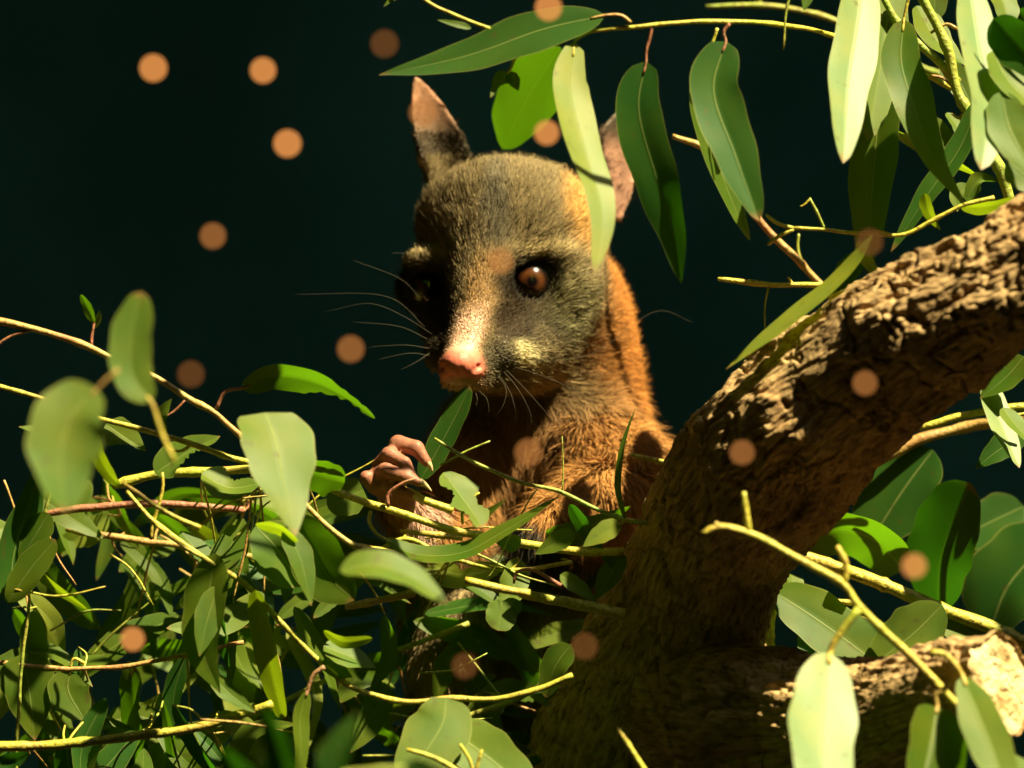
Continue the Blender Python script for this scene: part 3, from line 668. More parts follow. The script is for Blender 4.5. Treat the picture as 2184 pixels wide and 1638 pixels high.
# ---- shaded leaf heap behind and below: several background branches with their own leaves
heap_specs = [
    ('reddish bare stem lying low behind the blurred grey-green leaves', [(90, 1095), (250, 1078), (400, 1076), (520, 1090)], 20, .03, RED, (0, 1010, 560, 1250), 8),
    ('brown stem low beneath the reddish one with a broken lit tip', [(140, 1128), (250, 1145), (330, 1158), (420, 1168), (560, 1190)], 18, .045, TAN, (250, 1120, 620, 1420), 13),
    ('thick bright stem along the bottom of the leaf heap', [(-40, 1592), (60, 1590), (140, 1586), (300, 1568), (440, 1545), (580, 1500)], 24, -.03, TWIG, (0, 1480, 600, 1700), 14),
    ('thin tan stem lying level above the bottom leaves', [(-40, 1412), (60, 1420), (180, 1426), (290, 1418), (400, 1395), (520, 1370)], 13, .0, TAN, (0, 1380, 420, 1620), 13),
    ('green stem slanting up beneath the possum through shaded leaves', [(480, 1560), (600, 1500), (720, 1440), (840, 1390), (1000, 1330)], 16, .05, GREENTWIG, (480, 1300, 900, 1660), 14),
    ('dark stem hidden among the shaded leaves below the possum feet', [(880, 1580), (960, 1540), (1080, 1500), (1200, 1440)], 16, .03, GREENTWIG, (820, 1340, 1260, 1680), 14),
    ('yellow stem sloping under the chewed pale leaves', [(240, 1036), (330, 1012), (430, 1006), (545, 1003), (640, 1010)], 24, .01, TWIG, (380, 1060, 700, 1330), 12),
    ('pale stem crossing low in front of the possum lap with narrow bright leaves', [(760, 1210), (860, 1150), (960, 1190), (1090, 1215), (1220, 1200)], 12, .02, TWIG, (760, 1110, 1180, 1330), 10),
    ('grey-green stem rising at the edge of the heap with long blades', [(30, 1700), (40, 1500), (60, 1300), (100, 1080), (130, 1000)], 9, -.01, GREENTWIG, (-40, 1000, 120, 1400), 5),
]
rr_ = random.Random(99)
for lab, pts, w, d, m, (x0, y0, x1, y1), n in heap_specs:
    b_ = branch('leafy_branch', lab, (*pts[1], d))
    twig(b_, pts, w, w * .85, d, m)
    pa = np.array(pts, float)
    for q in range(int(n * 1.9)):
        x, y = rr_.uniform(x0, x1), rr_.uniform(y0, y1)
        L = rr_.uniform(130, 300); an = rr_.choice([rr_.uniform(50, 130), rr_.uniform(20, 160), rr_.uniform(-30, 40)])
        dx, dy = math.cos(math.radians(an)) * L, math.sin(math.radians(an)) * L
        cls = rr_.choice('LLMMDTT')
        dd = d + rr_.uniform(.0, .07)
        bend = rr_.uniform(-.18, .18)
        k = np.argmin(np.hypot(pa[:, 0] - x, pa[:, 1] - y)); at = pa[k]
        leaf(b_, cls, rr_.uniform(28, 72), dd, [(x, y), (x + dx * .5 - dy * bend, y + dy * .5 + dx * bend), (x + dx, y + dy)], rr_.choice([LEAF, DARK, LEAF, PALE, LEAF, LIME]),
             twist=rr_.uniform(-.9, .9), a=rr_.uniform(.6, 1.0), lean=rr_.uniform(-.3, .5),
             bites=[(rr_.uniform(.2, .6), rr_.uniform(.6, 1), rr_.choice([-1, 1]), rr_.uniform(.3, .8))] if rr_.random() < .45 else ())
        if rr_.random() < .5:
            twig(b_, [(at[0], at[1], d), ((at[0] + x) / 2 + rr_.uniform(-15, 15), (at[1] + y) / 2 + rr_.uniform(-15, 15), (d + dd) / 2), (x, y, dd)], 6, 5, dd, rr_.choice([m, TAN, GREENTWIG]), nodes=False)
    for q in range(4):
        x, y = rr_.uniform(x0, x1), rr_.uniform(y0, y1); an = rr_.uniform(-50, 80); L = rr_.uniform(120, 260); dd = d + rr_.uniform(-.02, .04)
        x2, y2 = x + math.cos(math.radians(an)) * L, y + math.sin(math.radians(an)) * L
        twig(b_, [(x, y, dd), ((x + x2) / 2, (y + y2) / 2 + rr_.uniform(-25, 25), dd), (x2, y2, dd)], 7, 3.5, dd, rr_.choice([TWIG, TAN, GREENTWIG]))
    if 'blades' in lab:
        leaf(b_, 'D', 90, -.02, [(20, 1290), (30, 1180), (60, 1080), (98, 965)], DARK, hint=(.6, -.8, .1), lean=0)
        leaf(b_, 'L', 66, -.025, [(18, 1285), (60, 1220), (118, 1150)], LEAF, lean=0, a=.5)
        leaf(b_, 'L', 60, -.02, [(105, 1095), (70, 1150), (40, 1200)], LEAF, lean=0)
        leaf(b_, 'M', 120, .0, [(45, 1395), (60, 1460), (75, 1580)], LEAF, lean=.1)
        leaf(b_, 'M', 88, .0, [(150, 1432), (145, 1470), (180, 1535)], LEAF, lean=.2, pet=[(180, 1415), (158, 1405), (150, 1425)], a=.6)

O_ = branch('leafy_branch', 'out-of-focus dark green sprig rising in front of the bottom leaf heap', (620, 1640, -.30))
twig(O_, [(420, 1900), (560, 1760), (700, 1660), (860, 1640)], 16, 14, -.30, GREENTWIG)
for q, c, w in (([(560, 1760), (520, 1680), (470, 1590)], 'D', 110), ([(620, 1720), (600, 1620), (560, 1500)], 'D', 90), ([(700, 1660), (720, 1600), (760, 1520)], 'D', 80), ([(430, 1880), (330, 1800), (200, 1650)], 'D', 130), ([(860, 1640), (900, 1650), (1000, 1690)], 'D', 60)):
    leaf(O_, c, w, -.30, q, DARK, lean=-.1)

# ------------------------------------------------------------------ possum: one continuous signed-distance body
H = 5.0
LO = np.array((730., -420., 140.)); HI = np.array((1480., 460., 1780.))       # photo px: x, depth, y
dim = ((HI - LO) / H).astype(int) + 1
FLD = np.full(dim, 1e3, np.float32)
AX = [LO[i] + H * np.arange(dim[i]) for i in range(3)]
def box(lo, hi):
    a = [max(0, int((lo[i] - LO[i]) / H)) for i in range(3)]
    b = [min(dim[i], int((hi[i] - LO[i]) / H) + 2) for i in range(3)]
    sl_ = tuple(slice(x, y) for x, y in zip(a, b))
    return sl_, AX[0][sl_[0]][:, None, None], AX[1][sl_[1]][None, :, None], AX[2][sl_[2]][None, None, :]
def smin(a, b, k):
    h = np.clip(0.5 + 0.5 * (b - a) / k, 0, 1); return b + (a - b) * h - k * h * (1 - h)
def apply(sl_, d, k, sub=False):
    f = FLD[sl_]
    FLD[sl_] = -smin(-f, d, k) if sub else smin(f, d, k)
def ell(c, r, k=30, sub=False):
    c = np.array((c[0], c[2], c[1]), float); r = np.array((r[0], r[2], r[1]), float)
    sl_, x, y, z = box(c - r - k * 1.5 - 15, c + r + k * 1.5 + 15)
    ax, ay, az = (x - c[0]), (y - c[1]), (z - c[2])
    k0 = np.sqrt((ax / r[0]) ** 2 + (ay / r[1]) ** 2 + (az / r[2]) ** 2)
    k1 = np.sqrt((ax / r[0] ** 2) ** 2 + (ay / r[1] ** 2) ** 2 + (az / r[2] ** 2) ** 2) + 1e-9
    apply(sl_, k0 * (k0 - 1) / k1, k, sub)
def cap(p, ra, q, rb, k=25):
    p = np.array((p[0], p[2], p[1]), float); q = np.array((q[0], q[2], q[1]), float); m = max(ra, rb)
    sl_, x, y, z = box(np.minimum(p, q) - m - k * 1.5 - 12, np.maximum(p, q) + m + k * 1.5 + 12)
    v = q - p
    t = np.clip(((x - p[0]) * v[0] + (y - p[1]) * v[1] + (z - p[2]) * v[2]) / (v @ v), 0, 1)
    d = np.sqrt((x - p[0] - t * v[0]) ** 2 + (y - p[1] - t * v[1]) ** 2 + (z - p[2] - t * v[2]) ** 2) - (ra + (rb - ra) * t)
    apply(sl_, d, k)
def chain(pts, k=12):
    for a, b in zip(pts[:-1], pts[1:]): cap(a[:3], a[3], b[:3], b[3], k)

EYE_R, EYE_L = (1130, 603, -130), (908, 616, -70)
# torso, neck, limbs (x, y, depth)
ell((1190, 1330, 170), (235, 380, 215), 60)
cap((1165, 640, 130), 150, (1195, 980, 160), 190, 60)
ell((1272, 760, 110), (80, 190, 110), 50)
ell((1090, 980, 110), (150, 190, 120), 50)
ell((1262, 960, 60), (118, 140, 130), 40)
chain([(1335, 1010, -10, 98), (1275, 1065, -75, 84), (1185, 1112, -140, 56), (1140, 1135, -160, 42)], 12)
chain([(1020, 970, 60, 90), (975, 1160, -20, 62), (895, 1120, -180, 42), (845, 1050, -270, 34)], 30)
ell((985, 1330, 20), (125, 130, 120), 40); chain([(960, 1400, -30, 85), (940, 1520, -40, 55), (930, 1600, -90, 40)], 30)
ell((1300, 1400, 90), (110, 170, 130), 50)
# left hand: palm and five fingers closing on the leaf
HD = -172
HS = 0.9
def hs(x, y): return 862 + (x - 862) * HS, 1000 + (y - 1000) * HS
ell((*hs(838, 1015), -130 + HD), (35, 40, 32), 14)
for fg in ([(830, 985, -138, 19), (856, 936, -150, 20), (898, 946, -165, 18), (922, 978, -172, 12)], [(812, 985, -150, 17), (836, 960, -170, 18), (872, 980, -186, 15), (890, 1010, -190, 11)],
           [(806, 1005, -155, 17), (828, 996, -182, 17), (876, 1012, -198, 14), (908, 1024, -200, 10)], [(812, 1030, -150, 17), (836, 1030, -176, 16), (872, 1048, -188, 13), (894, 1058, -188, 10)],
           [(828, 1050, -140, 19), (800, 1034, -160, 17), (784, 1013, -168, 17)]):
    chain([(*hs(x_, y_), d_ + HD, r_ * HS) for x_, y_, d_, r_ in fg], 4)
# right paw hanging over the branch
for k_, (x_, y_) in enumerate([(1095, 1150), (1110, 1172), (1132, 1184), (1156, 1186), (1180, 1170)]):
    chain([(1145, 1135, -150, 20), ((1145 + x_) / 2, (1135 + y_) / 2 - 4, -178, 16), (x_, y_, -176, 11)], 8)
# head
ell((1092, 520, 20), (186, 174, 190), 40)
ell((1074, 478, -20), (164, 126, 130), 50)
ell((980, 462, 10), (56, 62, 85), 60); ell((1172, 462, 10), (60, 64, 85), 60)
ell((1194, 628, -5), (84, 110, 135), 65)
ell((962, 645, 0), (68, 105, 115), 45)
cap((1064, 470, -66), 104, (996, 756, -280), 34, 50)
cap((1064, 630, -100), 84, (994, 772, -280), 38, 45)
cap((1130, 745, -60), 78, (1012, 802, -262), 32, 40)
ell((1062, 752, -215), (52, 42, 58), 35); ell((948, 754, -195), (36, 40, 58), 35)
ell((1115, 744, -145), (64, 54, 70), 60)
ell((1145, 692, -90), (74, 76, 66), 60); ell((1192, 605, -62), (66, 60, 76), 50)
ell((1150, 550, -118), (62, 24, 34), 30); ell((915, 562, -88), (44, 22, 34), 30)
ell((984, 776, -308), (38, 34, 44), 14); ell((1012, 787, -308), (22, 22, 28), 10); ell((960, 787, -304), (20, 22, 28), 10)
ell((988, 812, -285), (40, 16, 40), 14)
# hollows: eye sockets, nostrils, philtrum, mouth line
ell((EYE_R[0], EYE_R[1], EYE_R[2] - 44), (46, 36, 36), 20, True); ell((EYE_L[0], EYE_L[1], EYE_L[2] - 44), (46, 40, 40), 20, True)
ell(EYE_R, (56, 50, 36), 12); ell(EYE_L, (54, 48, 34), 12)
ell((EYE_R[0] + 1, EYE_R[1] + 3, EYE_R[2] - 36), (43, 30, 42), 6, True); ell((EYE_L[0] - 2, EYE_L[1], EYE_L[2] - 34), (37, 31, 40), 6, True)
ell((1027, 783, -332), (11, 7, 16), 5, True); ell((1018, 791, -340), (8, 6, 14), 5, True); ell((944, 785, -326), (10, 7, 16), 5, True)
ell((986, 806, -350), (4, 22, 14), 5, True)
ell((1012, 830, -285), (34, 5, 60), 6, True)

def ear(base, tip, out_n, hw, cup, th=7):
    """cupped leaf-shaped ear; base/tip/out_n in (x, y, depth)"""
    b0 = np.array((base[0], base[2], base[1]), float); t0 = np.array((tip[0], tip[2], tip[1]), float)
    V_ = t0 - b0; Lh = np.linalg.norm(V_); V_ /= Lh
    n_ = np.array((out_n[0], out_n[2], out_n[1]), float); n_ -= V_ * (n_ @ V_); n_ /= np.linalg.norm(n_)
    u_ = np.cross(V_, n_)
    m = hw + 60
    sl_, x, y, z = box(np.minimum(b0, t0) - m, np.maximum(b0, t0) + m)
    px_, py_, pz_ = x - b0[0], y - b0[1], z - b0[2]
    v = (px_ * V_[0] + py_ * V_[1] + pz_ * V_[2]); u = (px_ * u_[0] + py_ * u_[1] + pz_ * u_[2]); w = (px_ * n_[0] + py_ * n_[1] + pz_ * n_[2])
    q = np.clip(v / Lh, 0, 1)
    W = hw * np.clip(1 - q ** 1.7, 0.003, 1) ** 0.85 * (0.92 + 0.35 * q)
    w0 = cup * (u / hw) ** 2 + 12 * q * q
    d1 = (np.abs(w - w0) - th * (1.25 - 0.55 * q)) * 0.72
    d2 = (np.abs(u) - W) * 0.8
    d = np.maximum(np.maximum(d1, d2), np.maximum(-v - 25, v - Lh))
    apply(sl_, d, 12)
ear((950, 362, 60), (880, 160, 40), (0.18, -0.35, -0.8), 57, 26)
ear((1262, 425, 60), (1322, 228, 70), (0.58, 0.0, -0.75), 74, 40)

# skin fold over the bent arm, and two shallower ones on the shoulder
def first_depth(x, y):
    col_ = FLD[int((x - LO[0]) / H), :, int((y - LO[2]) / H)]
    k = np.argmax(col_ < 0); return LO[1] + k * H
for (xa, xe, yb, hgt, rd) in ((1160, 1400, 1014, 40, 17), (1180, 1330, 950, 24, 9), (1200, 1370, 905, 20, 8)):
    cs_ = [(x, yb - hgt * math.sin(math.pi * (x - xa) / (xe - xa))) for x in range(xa, xe, 8)]
    ds_ = [first_depth(x, y) for x, y in cs_]
    for (x, y), d_ in zip(cs_, ds_): ell((x, y, d_), (13, rd * .6, rd * 1.6), 10, True)

def surface_nets(f):
    ins = f < 0
    c = np.zeros(np.array(f.shape) - 1, np.int8)
    for a in (0, 1):
        for b in (0, 1):
            for d in (0, 1):
                c += ins[a:f.shape[0] - 1 + a, b:f.shape[1] - 1 + b, d:f.shape[2] - 1 + d]
    act = (c > 0) & (c < 8)
    idx = np.argwhere(act)
    vid = np.full(act.shape, -1, np.int64); vid[act] = np.arange(len(idx))
    acc = np.zeros((len(idx), 3)); cnt = np.zeros(len(idx))
    for ax in range(3):
        o1, o2 = [k for k in range(3) if k != ax]
        for i in (0, 1):
            for j in (0, 1):
                s = np.zeros(3, int); s[o1] = i; s[o2] = j
                e = s.copy(); e[ax] = 1
                pa, pb = idx + s, idx + e
                fa, fb = f[tuple(pa.T)], f[tuple(pb.T)]
                cr = (fa < 0) != (fb < 0)
                t = fa / (fa - fb + 1e-12)
                pos = pa + t[:, None] * (e - s)
                acc[cr] += pos[cr]; cnt[cr] += 1
    v = acc / cnt[:, None]
    faces = []
    for ax in range(3):
        o1, o2 = [k for k in range(3) if k != ax]
        sa = [slice(None)] * 3; sb = [slice(None)] * 3
        sa[ax] = slice(0, -1); sb[ax] = slice(1, None)
        a_, b_ = ins[tuple(sa)], ins[tuple(sb)]
        e = np.argwhere(a_ != b_)
        e = e[(e[:, o1] > 0) & (e[:, o2] > 0) & (e[:, o1] < f.shape[o1] - 1) & (e[:, o2] < f.shape[o2] - 1)]
        q = []
        for i, j in ((-1, -1), (0, -1), (0, 0), (-1, 0)):
            g_ = e.copy(); g_[:, o1] += i; g_[:, o2] += j
            q.append(vid[tuple(g_.T)])
        q = np.stack(q, -1)
        fl = a_[tuple(e.T)] != (ax == 1)
        q[~fl] = q[~fl][:, ::-1]
        faces.append(q)
    return v, np.concatenate(faces)

bv, bf = surface_nets(FLD)
bv = LO + bv * H                                    # px space: x, depth, y
# light smoothing
nb = np.zeros_like(bv); nc = np.zeros(len(bv))
for a, b in ((0, 1), (1, 2), (2, 3), (3, 0)):
    np.add.at(nb, bf[:, a], bv[bf[:, b]]); np.add.at(nb, bf[:, b], bv[bf[:, a]])
    np.add.at(nc, bf[:, a], 1); np.add.at(nc, bf[:, b], 1)
bv = bv * 0.5 + 0.5 * nb / nc[:, None]
POS_D = 0.085                                        # depth of the possum's px-space origin
SC = S0 * (1 + POS_D / DIST)
PC = np.array((1092.0, 819.0))
def pw(p):
    p = np.atleast_2d(np.asarray(p, float))
    return np.stack(((p[:, 0] - PC[0]) * SC, POS_D + p[:, 1] * SC, ZC + (PC[1] - p[:, 2]) * SC), -1)
def pj(x, y, d): return pw([[x, d, y]])[0]

def near(p, c, r, soft=0.5):
    """1 inside the ellipsoid c (x, y, depth), fading out over its soft rim"""
    q = np.sqrt(((p[:, 0] - c[0]) / r[0]) ** 2 + ((p[:, 2] - c[1]) / r[1]) ** 2 + ((p[:, 1] - c[2]) / r[2]) ** 2)
    return 1 - sstep(1 - soft, 1 + soft, q)
def coat(p):
    nz = fbm(p / 60 + 3, 3); fn = fbm(p / 14 + 8, 2)
    col = np.tile(np.array((0.185, 0.132, 0.066)), (len(p), 1)) * (1 + 0.30 * nz + 0.15 * fn + 0.45 * fbm(p / 11 + 60, 2))[:, None]
    sp_ = fbm(p / 11 + 60, 2)
    def put(w, c):
        nonlocal col
        w = np.clip(w, 0, 1)[:, None]; col = col * (1 - w) + np.array(c) * (1 + 0.22 * nz + 0.12 * fn + 0.30 * sp_)[:, None] * w
    body = sstep(690, 800, p[:, 2] + 0.55 * (1180 - p[:, 0]) * (p[:, 0] < 1180) - 0.35 * (p[:, 1] - 40).clip(0, 200))
    put(near(p, (1330, 760, 140), (150, 230, 190), .35), (0.38, 0.145, 0.034))
    put(sstep(840, 900, p[:, 2]) * 1.0, (0.40, 0.180, 0.054))
    put(sstep(1120, 1220, p[:, 2]), (0.27, 0.19, 0.095))
    put(near(p, (1120, 940, 0), (110, 160, 200), .4) * 0.8, (0.17, 0.085, 0.035))
    put(near(p, (1300, 690, 80), (70, 150, 170), .4) * (p[:, 1] > 30), (0.38, 0.145, 0.034))
    # face
    put(near(p, (1245, 460, -20), (62, 95, 150), .4) * .9, (0.55, 0.28, 0.08))
    put(near(p, (918, 552, -110), (46, 16, 80), .5) * .8, (0.50, 0.36, 0.17))
    put(near(p, (1056, 460, -150), (28, 130, 150), .6) * .75, (0.12, 0.10, 0.07))
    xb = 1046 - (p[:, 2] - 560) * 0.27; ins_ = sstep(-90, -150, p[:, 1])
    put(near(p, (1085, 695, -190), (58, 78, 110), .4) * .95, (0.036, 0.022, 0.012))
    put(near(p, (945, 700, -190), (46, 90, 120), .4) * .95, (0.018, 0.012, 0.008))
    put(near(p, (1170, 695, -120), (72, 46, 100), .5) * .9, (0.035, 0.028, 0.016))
    brd = np.exp(-((p[:, 0] - xb) / 34) ** 4) * sstep(520, 590, p[:, 2]) * ins_
    put(brd, (0.31, 0.175, 0.072))
    put(np.exp(-((p[:, 0] - xb + 4) / 30) ** 4) * sstep(640, 705, p[:, 2]) * ins_, (0.66, 0.40, 0.29))
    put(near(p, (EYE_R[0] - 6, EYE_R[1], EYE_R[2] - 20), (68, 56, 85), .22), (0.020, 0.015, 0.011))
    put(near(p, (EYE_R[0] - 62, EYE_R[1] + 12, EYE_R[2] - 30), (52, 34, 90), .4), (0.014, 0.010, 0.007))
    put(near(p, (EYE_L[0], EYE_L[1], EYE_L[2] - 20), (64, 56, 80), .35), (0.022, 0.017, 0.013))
    put(near(p, (915, 660, -130), (52, 100, 120), .35) * .92, (0.035, 0.026, 0.018))  # dark fur marking with the shade of this cheek painted in
    put(near(p, (1150, 542, -140), (82, 15, 80), .5) * .9, (0.40, 0.29, 0.14))
    put(near(p, (1215, 655, -110), (52, 70, 90), .5) * .7, (0.25, 0.21, 0.10))
    put(near(p, (1108, 756, -200), (34, 28, 90), .4), (0.62, 0.50, 0.26))
    put(near(p, (1062, 770, -270), (34, 40, 60), .5) * .85, (0.10, 0.08, 0.05))
    put(near(p, (1120, 800, -120), (130, 34, 130), .5) * .7, (0.30, 0.20, 0.09))
    put(near(p, (986, 786, -335), (56, 40, 52), .25), (0.66, 0.18, 0.12))
    put(near(p, (990, 822, -300), (50, 18, 60), .4), (0.40, 0.26, 0.15))
    # ears: grey fur low, bare pink skin above
    ear_l = (p[:, 0] < 1040) & (p[:, 2] < 345); ear_r = (p[:, 0] > 1195) & (p[:, 2] < 475) & (p[:, 1] > -30)
    put(ear_l * 0.85, (0.075, 0.055, 0.04)); put(ear_l * (1 - sstep(195, 310, p[:, 2])), (0.36, 0.17, 0.095))
    put(ear_r * .9 * sstep(1190, 1215, p[:, 0]), (0.10, 0.07, 0.05)); put(ear_r * sstep(1268, 1300, p[:, 0]) * sstep(270, 320, p[:, 2]), (0.50, 0.26, 0.18))
    # bare hands and the dark paw
    put(near(p, (850, 1000, -335), (118, 105, 115), .12), (0.30, 0.115, 0.072))
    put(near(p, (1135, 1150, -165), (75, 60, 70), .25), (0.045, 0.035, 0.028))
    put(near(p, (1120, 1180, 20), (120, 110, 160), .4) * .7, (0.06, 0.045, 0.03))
    return np.clip(col, 0.004, 0.9)

def coat_material(name, rough, sheen):
    m, n, l = mat(name)
    at = nd(n, 'ShaderNodeAttribute', attribute_name='coat')
    p = nd(n, 'ShaderNodeBsdfPrincipled'); l.new(at.outputs['Color'], p.inputs['Base Color'])
    p.inputs['Roughness'].default_value = rough; p.inputs['Specular IOR Level'].default_value = 0.35 if name == 'possum_skin' else 0.08
    p.inputs['Sheen Weight'].default_value = sheen
    if not sheen:
        l.new(bump(n, l, noise(n, l, 900, 4), 0.35, 0.0006), p.inputs['Normal'])
        p.inputs['Subsurface Weight'].default_value = 0.15
        p.inputs['Subsurface Radius'].default_value = (0.004, 0.0015, 0.0008)
        p.inputs['Subsurface Scale'].default_value = 0.5
    out(n, l, p.outputs[0]); return m
SKIN = coat_material('possum_skin', 0.5, 0.0); FUR = coat_material('possum_fur', 0.62, 0.0)
FUR.node_tree.nodes['Principled BSDF'].inputs['Subsurface Weight'].default_value = 0.0

possum = empty('possum', tuple(pj(1190, 1690, 150)))
tag(possum, 'grey and rust-orange possum with pink nose nibbling a leaf behind the trunk', 'possum')
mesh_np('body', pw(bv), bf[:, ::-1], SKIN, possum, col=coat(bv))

# fur: short blades lying along the coat
tri = np.concatenate((bf[:, [0, 1, 2]], bf[:, [0, 2, 3]]))
e1 = bv[tri[:, 1]] - bv[tri[:, 0]]; e2 = bv[tri[:, 2]] - bv[tri[:, 0]]
fn_ = np.cross(e1, e2); ar = np.linalg.norm(fn_, axis=1)
vn = np.zeros_like(bv)
for k in range(3): np.add.at(vn, tri[:, k], fn_)
vn = norm(vn)
tst = bv[np.argmax(bv[:, 2] * -1)]
if np.mean(np.einsum('ij,ij->i', vn, bv - np.array((1150, 120, 950)))) < 0: vn = -vn
cen = bv[tri].mean(1)
xbc = 1046 - (cen[:, 2] - 560) * 0.27
bare = np.maximum.reduce([0.0 * np.exp(-((cen[:, 0] - xbc + 2) / 34) ** 4) * sstep(650, 710, cen[:, 2]) * (cen[:, 1] < -150) * (cen[:, 2] < 800), near(cen, (986, 782, -330), (58, 46, 52), .2), near(cen, (850, 1000, -335), (118, 105, 115), .08), near(cen, (EYE_R[0], EYE_R[1], EYE_R[2] - 20), (46, 40, 60), .15), near(cen, (EYE_L[0], EYE_L[1], EYE_L[2] - 20), (44, 40, 60), .15),
                          0.98 * ((cen[:, 0] < 1040) & (cen[:, 2] < 285)), 0.97 * ((cen[:, 0] > 1285) & (cen[:, 2] < 470) & (cen[:, 1] > -30))])
front = np.where(vn[tri[:, 0]][:, 1] < 0.45, 1.0, 0.25) * np.where(cen[:, 2] < 860, 1.5, 1.0) * np.where(cen[:, 2] > 1250, .55, 1)
pr_ = ar * (1 - bare) * front; pr_ /= pr_.sum()
NF = 300000
ti = rng.choice(len(tri), NF, p=pr_)
r1 = np.sqrt(rng.random(NF)); r2 = rng.random(NF)
w3 = np.stack((1 - r1, r1 * (1 - r2), r1 * r2), -1)
root = np.einsum('ij,ijk->ik', w3, bv[tri[ti]]); rn = norm(np.einsum('ij,ijk->ik', w3, vn[tri[ti]]))
nose = np.array((988., -330., 775.))
flow = norm(root - nose)
bodyw = sstep(800, 920, root[:, 2])[:, None]
flow = norm(flow * (1 - bodyw) + np.array((0.05, 0.25, 1.0)) * bodyw)
wob = np.stack([fbm(root / 38 + o_, 2) for o_ in (0, 50, 90)], -1)
flow = norm(flow + 0.55 * wob + 0.20 * rng.normal(size=(NF, 3)))
tg = norm(flow - rn * np.einsum('ij,ij->i', flow, rn)[:, None])
face = np.clip(1 - np.linalg.norm(root - np.array((1000, -300, 740)), axis=1) / 260, 0, 1)
ln_ = 5 + 25 * (1 - face) ** 1.3
ln_ = np.where(root[:, 2] > 620, ln_ + 14 * sstep(640, 850, root[:, 2]) * (1 - face), ln_)
ln_ = np.where((root[:, 2] < 345) & ((root[:, 0] < 1040) | (root[:, 0] > 1200)), 14, ln_)
ln_ = ln_ * rng.uniform(0.6, 1.25, NF)
lift = np.where(root[:, 2] > 620, 0.30, 0.30) * rng.uniform(0.5, 1.5, NF) + 0.14 * np.clip(fbm(root / 22 + 70, 2), -.5, 1)
hd_ = root[:, 2] < 800
gh = rng.random(NF) < np.where(hd_, .09, .14)
ln_ = np.where(hd_, ln_ * .82, ln_); ln_ = np.where(gh, ln_ * np.where(hd_, 1.5, 1.5), ln_); lift = np.where(gh, lift * 1.7, lift)
dr = norm(tg + rn * lift[:, None])
sd = norm(np.cross(tg, rn) + 0.35 * rng.normal(size=(NF, 3)))
wd = np.where(gh, .7, 1.0)[:, None] * np.where(root[:, 2] < 850, rng.uniform(.7, 1.5, NF), rng.uniform(0.9, 1.8, NF))[:, None]
p0 = root - rn * 2; p1 = root + dr * (ln_ * .55)[:, None]; p2 = root + norm(dr + tg * .45)[:] * ln_[:, None]
fv = np.stack((p0 - sd * wd, p0 + sd * wd, p1 + sd * wd * .75, p1 - sd * wd * .75, p2), 1).reshape(-1, 3)
b5 = np.arange(NF) * 5
ff4 = np.stack((b5, b5 + 1, b5 + 2, b5 + 3), -1); ff3 = np.stack((b5 + 3, b5 + 2, b5 + 4), -1)
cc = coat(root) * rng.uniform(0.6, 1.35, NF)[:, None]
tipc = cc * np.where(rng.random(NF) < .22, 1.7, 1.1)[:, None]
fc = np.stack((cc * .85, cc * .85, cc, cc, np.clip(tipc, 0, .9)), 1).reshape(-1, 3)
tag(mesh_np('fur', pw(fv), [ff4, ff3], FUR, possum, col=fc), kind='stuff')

# eyes
def eye_material():
    m, n, l = mat('possum_eye')
    tc = n.new('ShaderNodeTexCoord').outputs['Object']
    sp = nd(n, 'ShaderNodeSeparateXYZ'); l.new(tc, sp.inputs[0])
    rad = mth(n, l, 'SQRT', mth(n, l, 'ADD', mth(n, l, 'POWER', sp.outputs[0], 2.0), mth(n, l, 'POWER', sp.outputs[2], 2.0)))
    rad = mth(n, l, 'DIVIDE', rad, 45 * SC)
    col = ramp(n, l, rad, [(0.0, (0.004, 0.003, 0.003)), (0.19, (0.004, 0.003, 0.003)), (0.26, (0.045, 0.012, 0.004)), (0.46, (0.085, 0.026, 0.007)), (0.62, (0.035, 0.010, 0.004)), (0.70, (0.006, 0.004, 0.003))])
    p = nd(n, 'ShaderNodeBsdfPrincipled'); l.new(col, p.inputs['Base Color'])
    p.inputs['Roughness'].default_value = 0.2; p.inputs['Specular IOR Level'].default_value = 0.4; p.inputs['Coat Weight'].default_value = 1.0; p.inputs['Coat Roughness'].default_value = 0.07
    out(n, l, p.outputs[0]); return m
EYEM = eye_material()
def ball(name, center, r, m, parent, look):
    th = np.linspace(0, np.pi, 25); ph = np.linspace(0, 2 * np.pi, 40, endpoint=False)
    v = np.stack((np.sin(th)[:, None] * np.cos(ph), -np.cos(th)[:, None] + 0 * ph, np.sin(th)[:, None] * np.sin(ph)), -1).reshape(-1, 3) * r
    i = np.arange(24)[:, None] * 40; j = np.arange(40)[None]; k = (j + 1) % 40
    f = np.stack((i + j, i + k, i + 40 + k, i + 40 + j), -1).reshape(-1, 4)
    o = mesh_np(name, v, f, m, parent)
    o.matrix_parent_inverse = Matrix.Identity(4)
    o.location = Vector(center) - Vector(parent.location)
    o.rotation_euler = Vector(look).to_track_quat('-Y', 'Z').to_euler()
    return o
ball('eye', pj(EYE_R[0], EYE_R[1], EYE_R[2] - 4), 46 * SC, EYEM, possum, (0.10, -1, -0.02))
ball('eye', pj(EYE_L[0], EYE_L[1], EYE_L[2] - 4), 38 * SC, EYEM, possum, (-1.0, -1, -0.1))
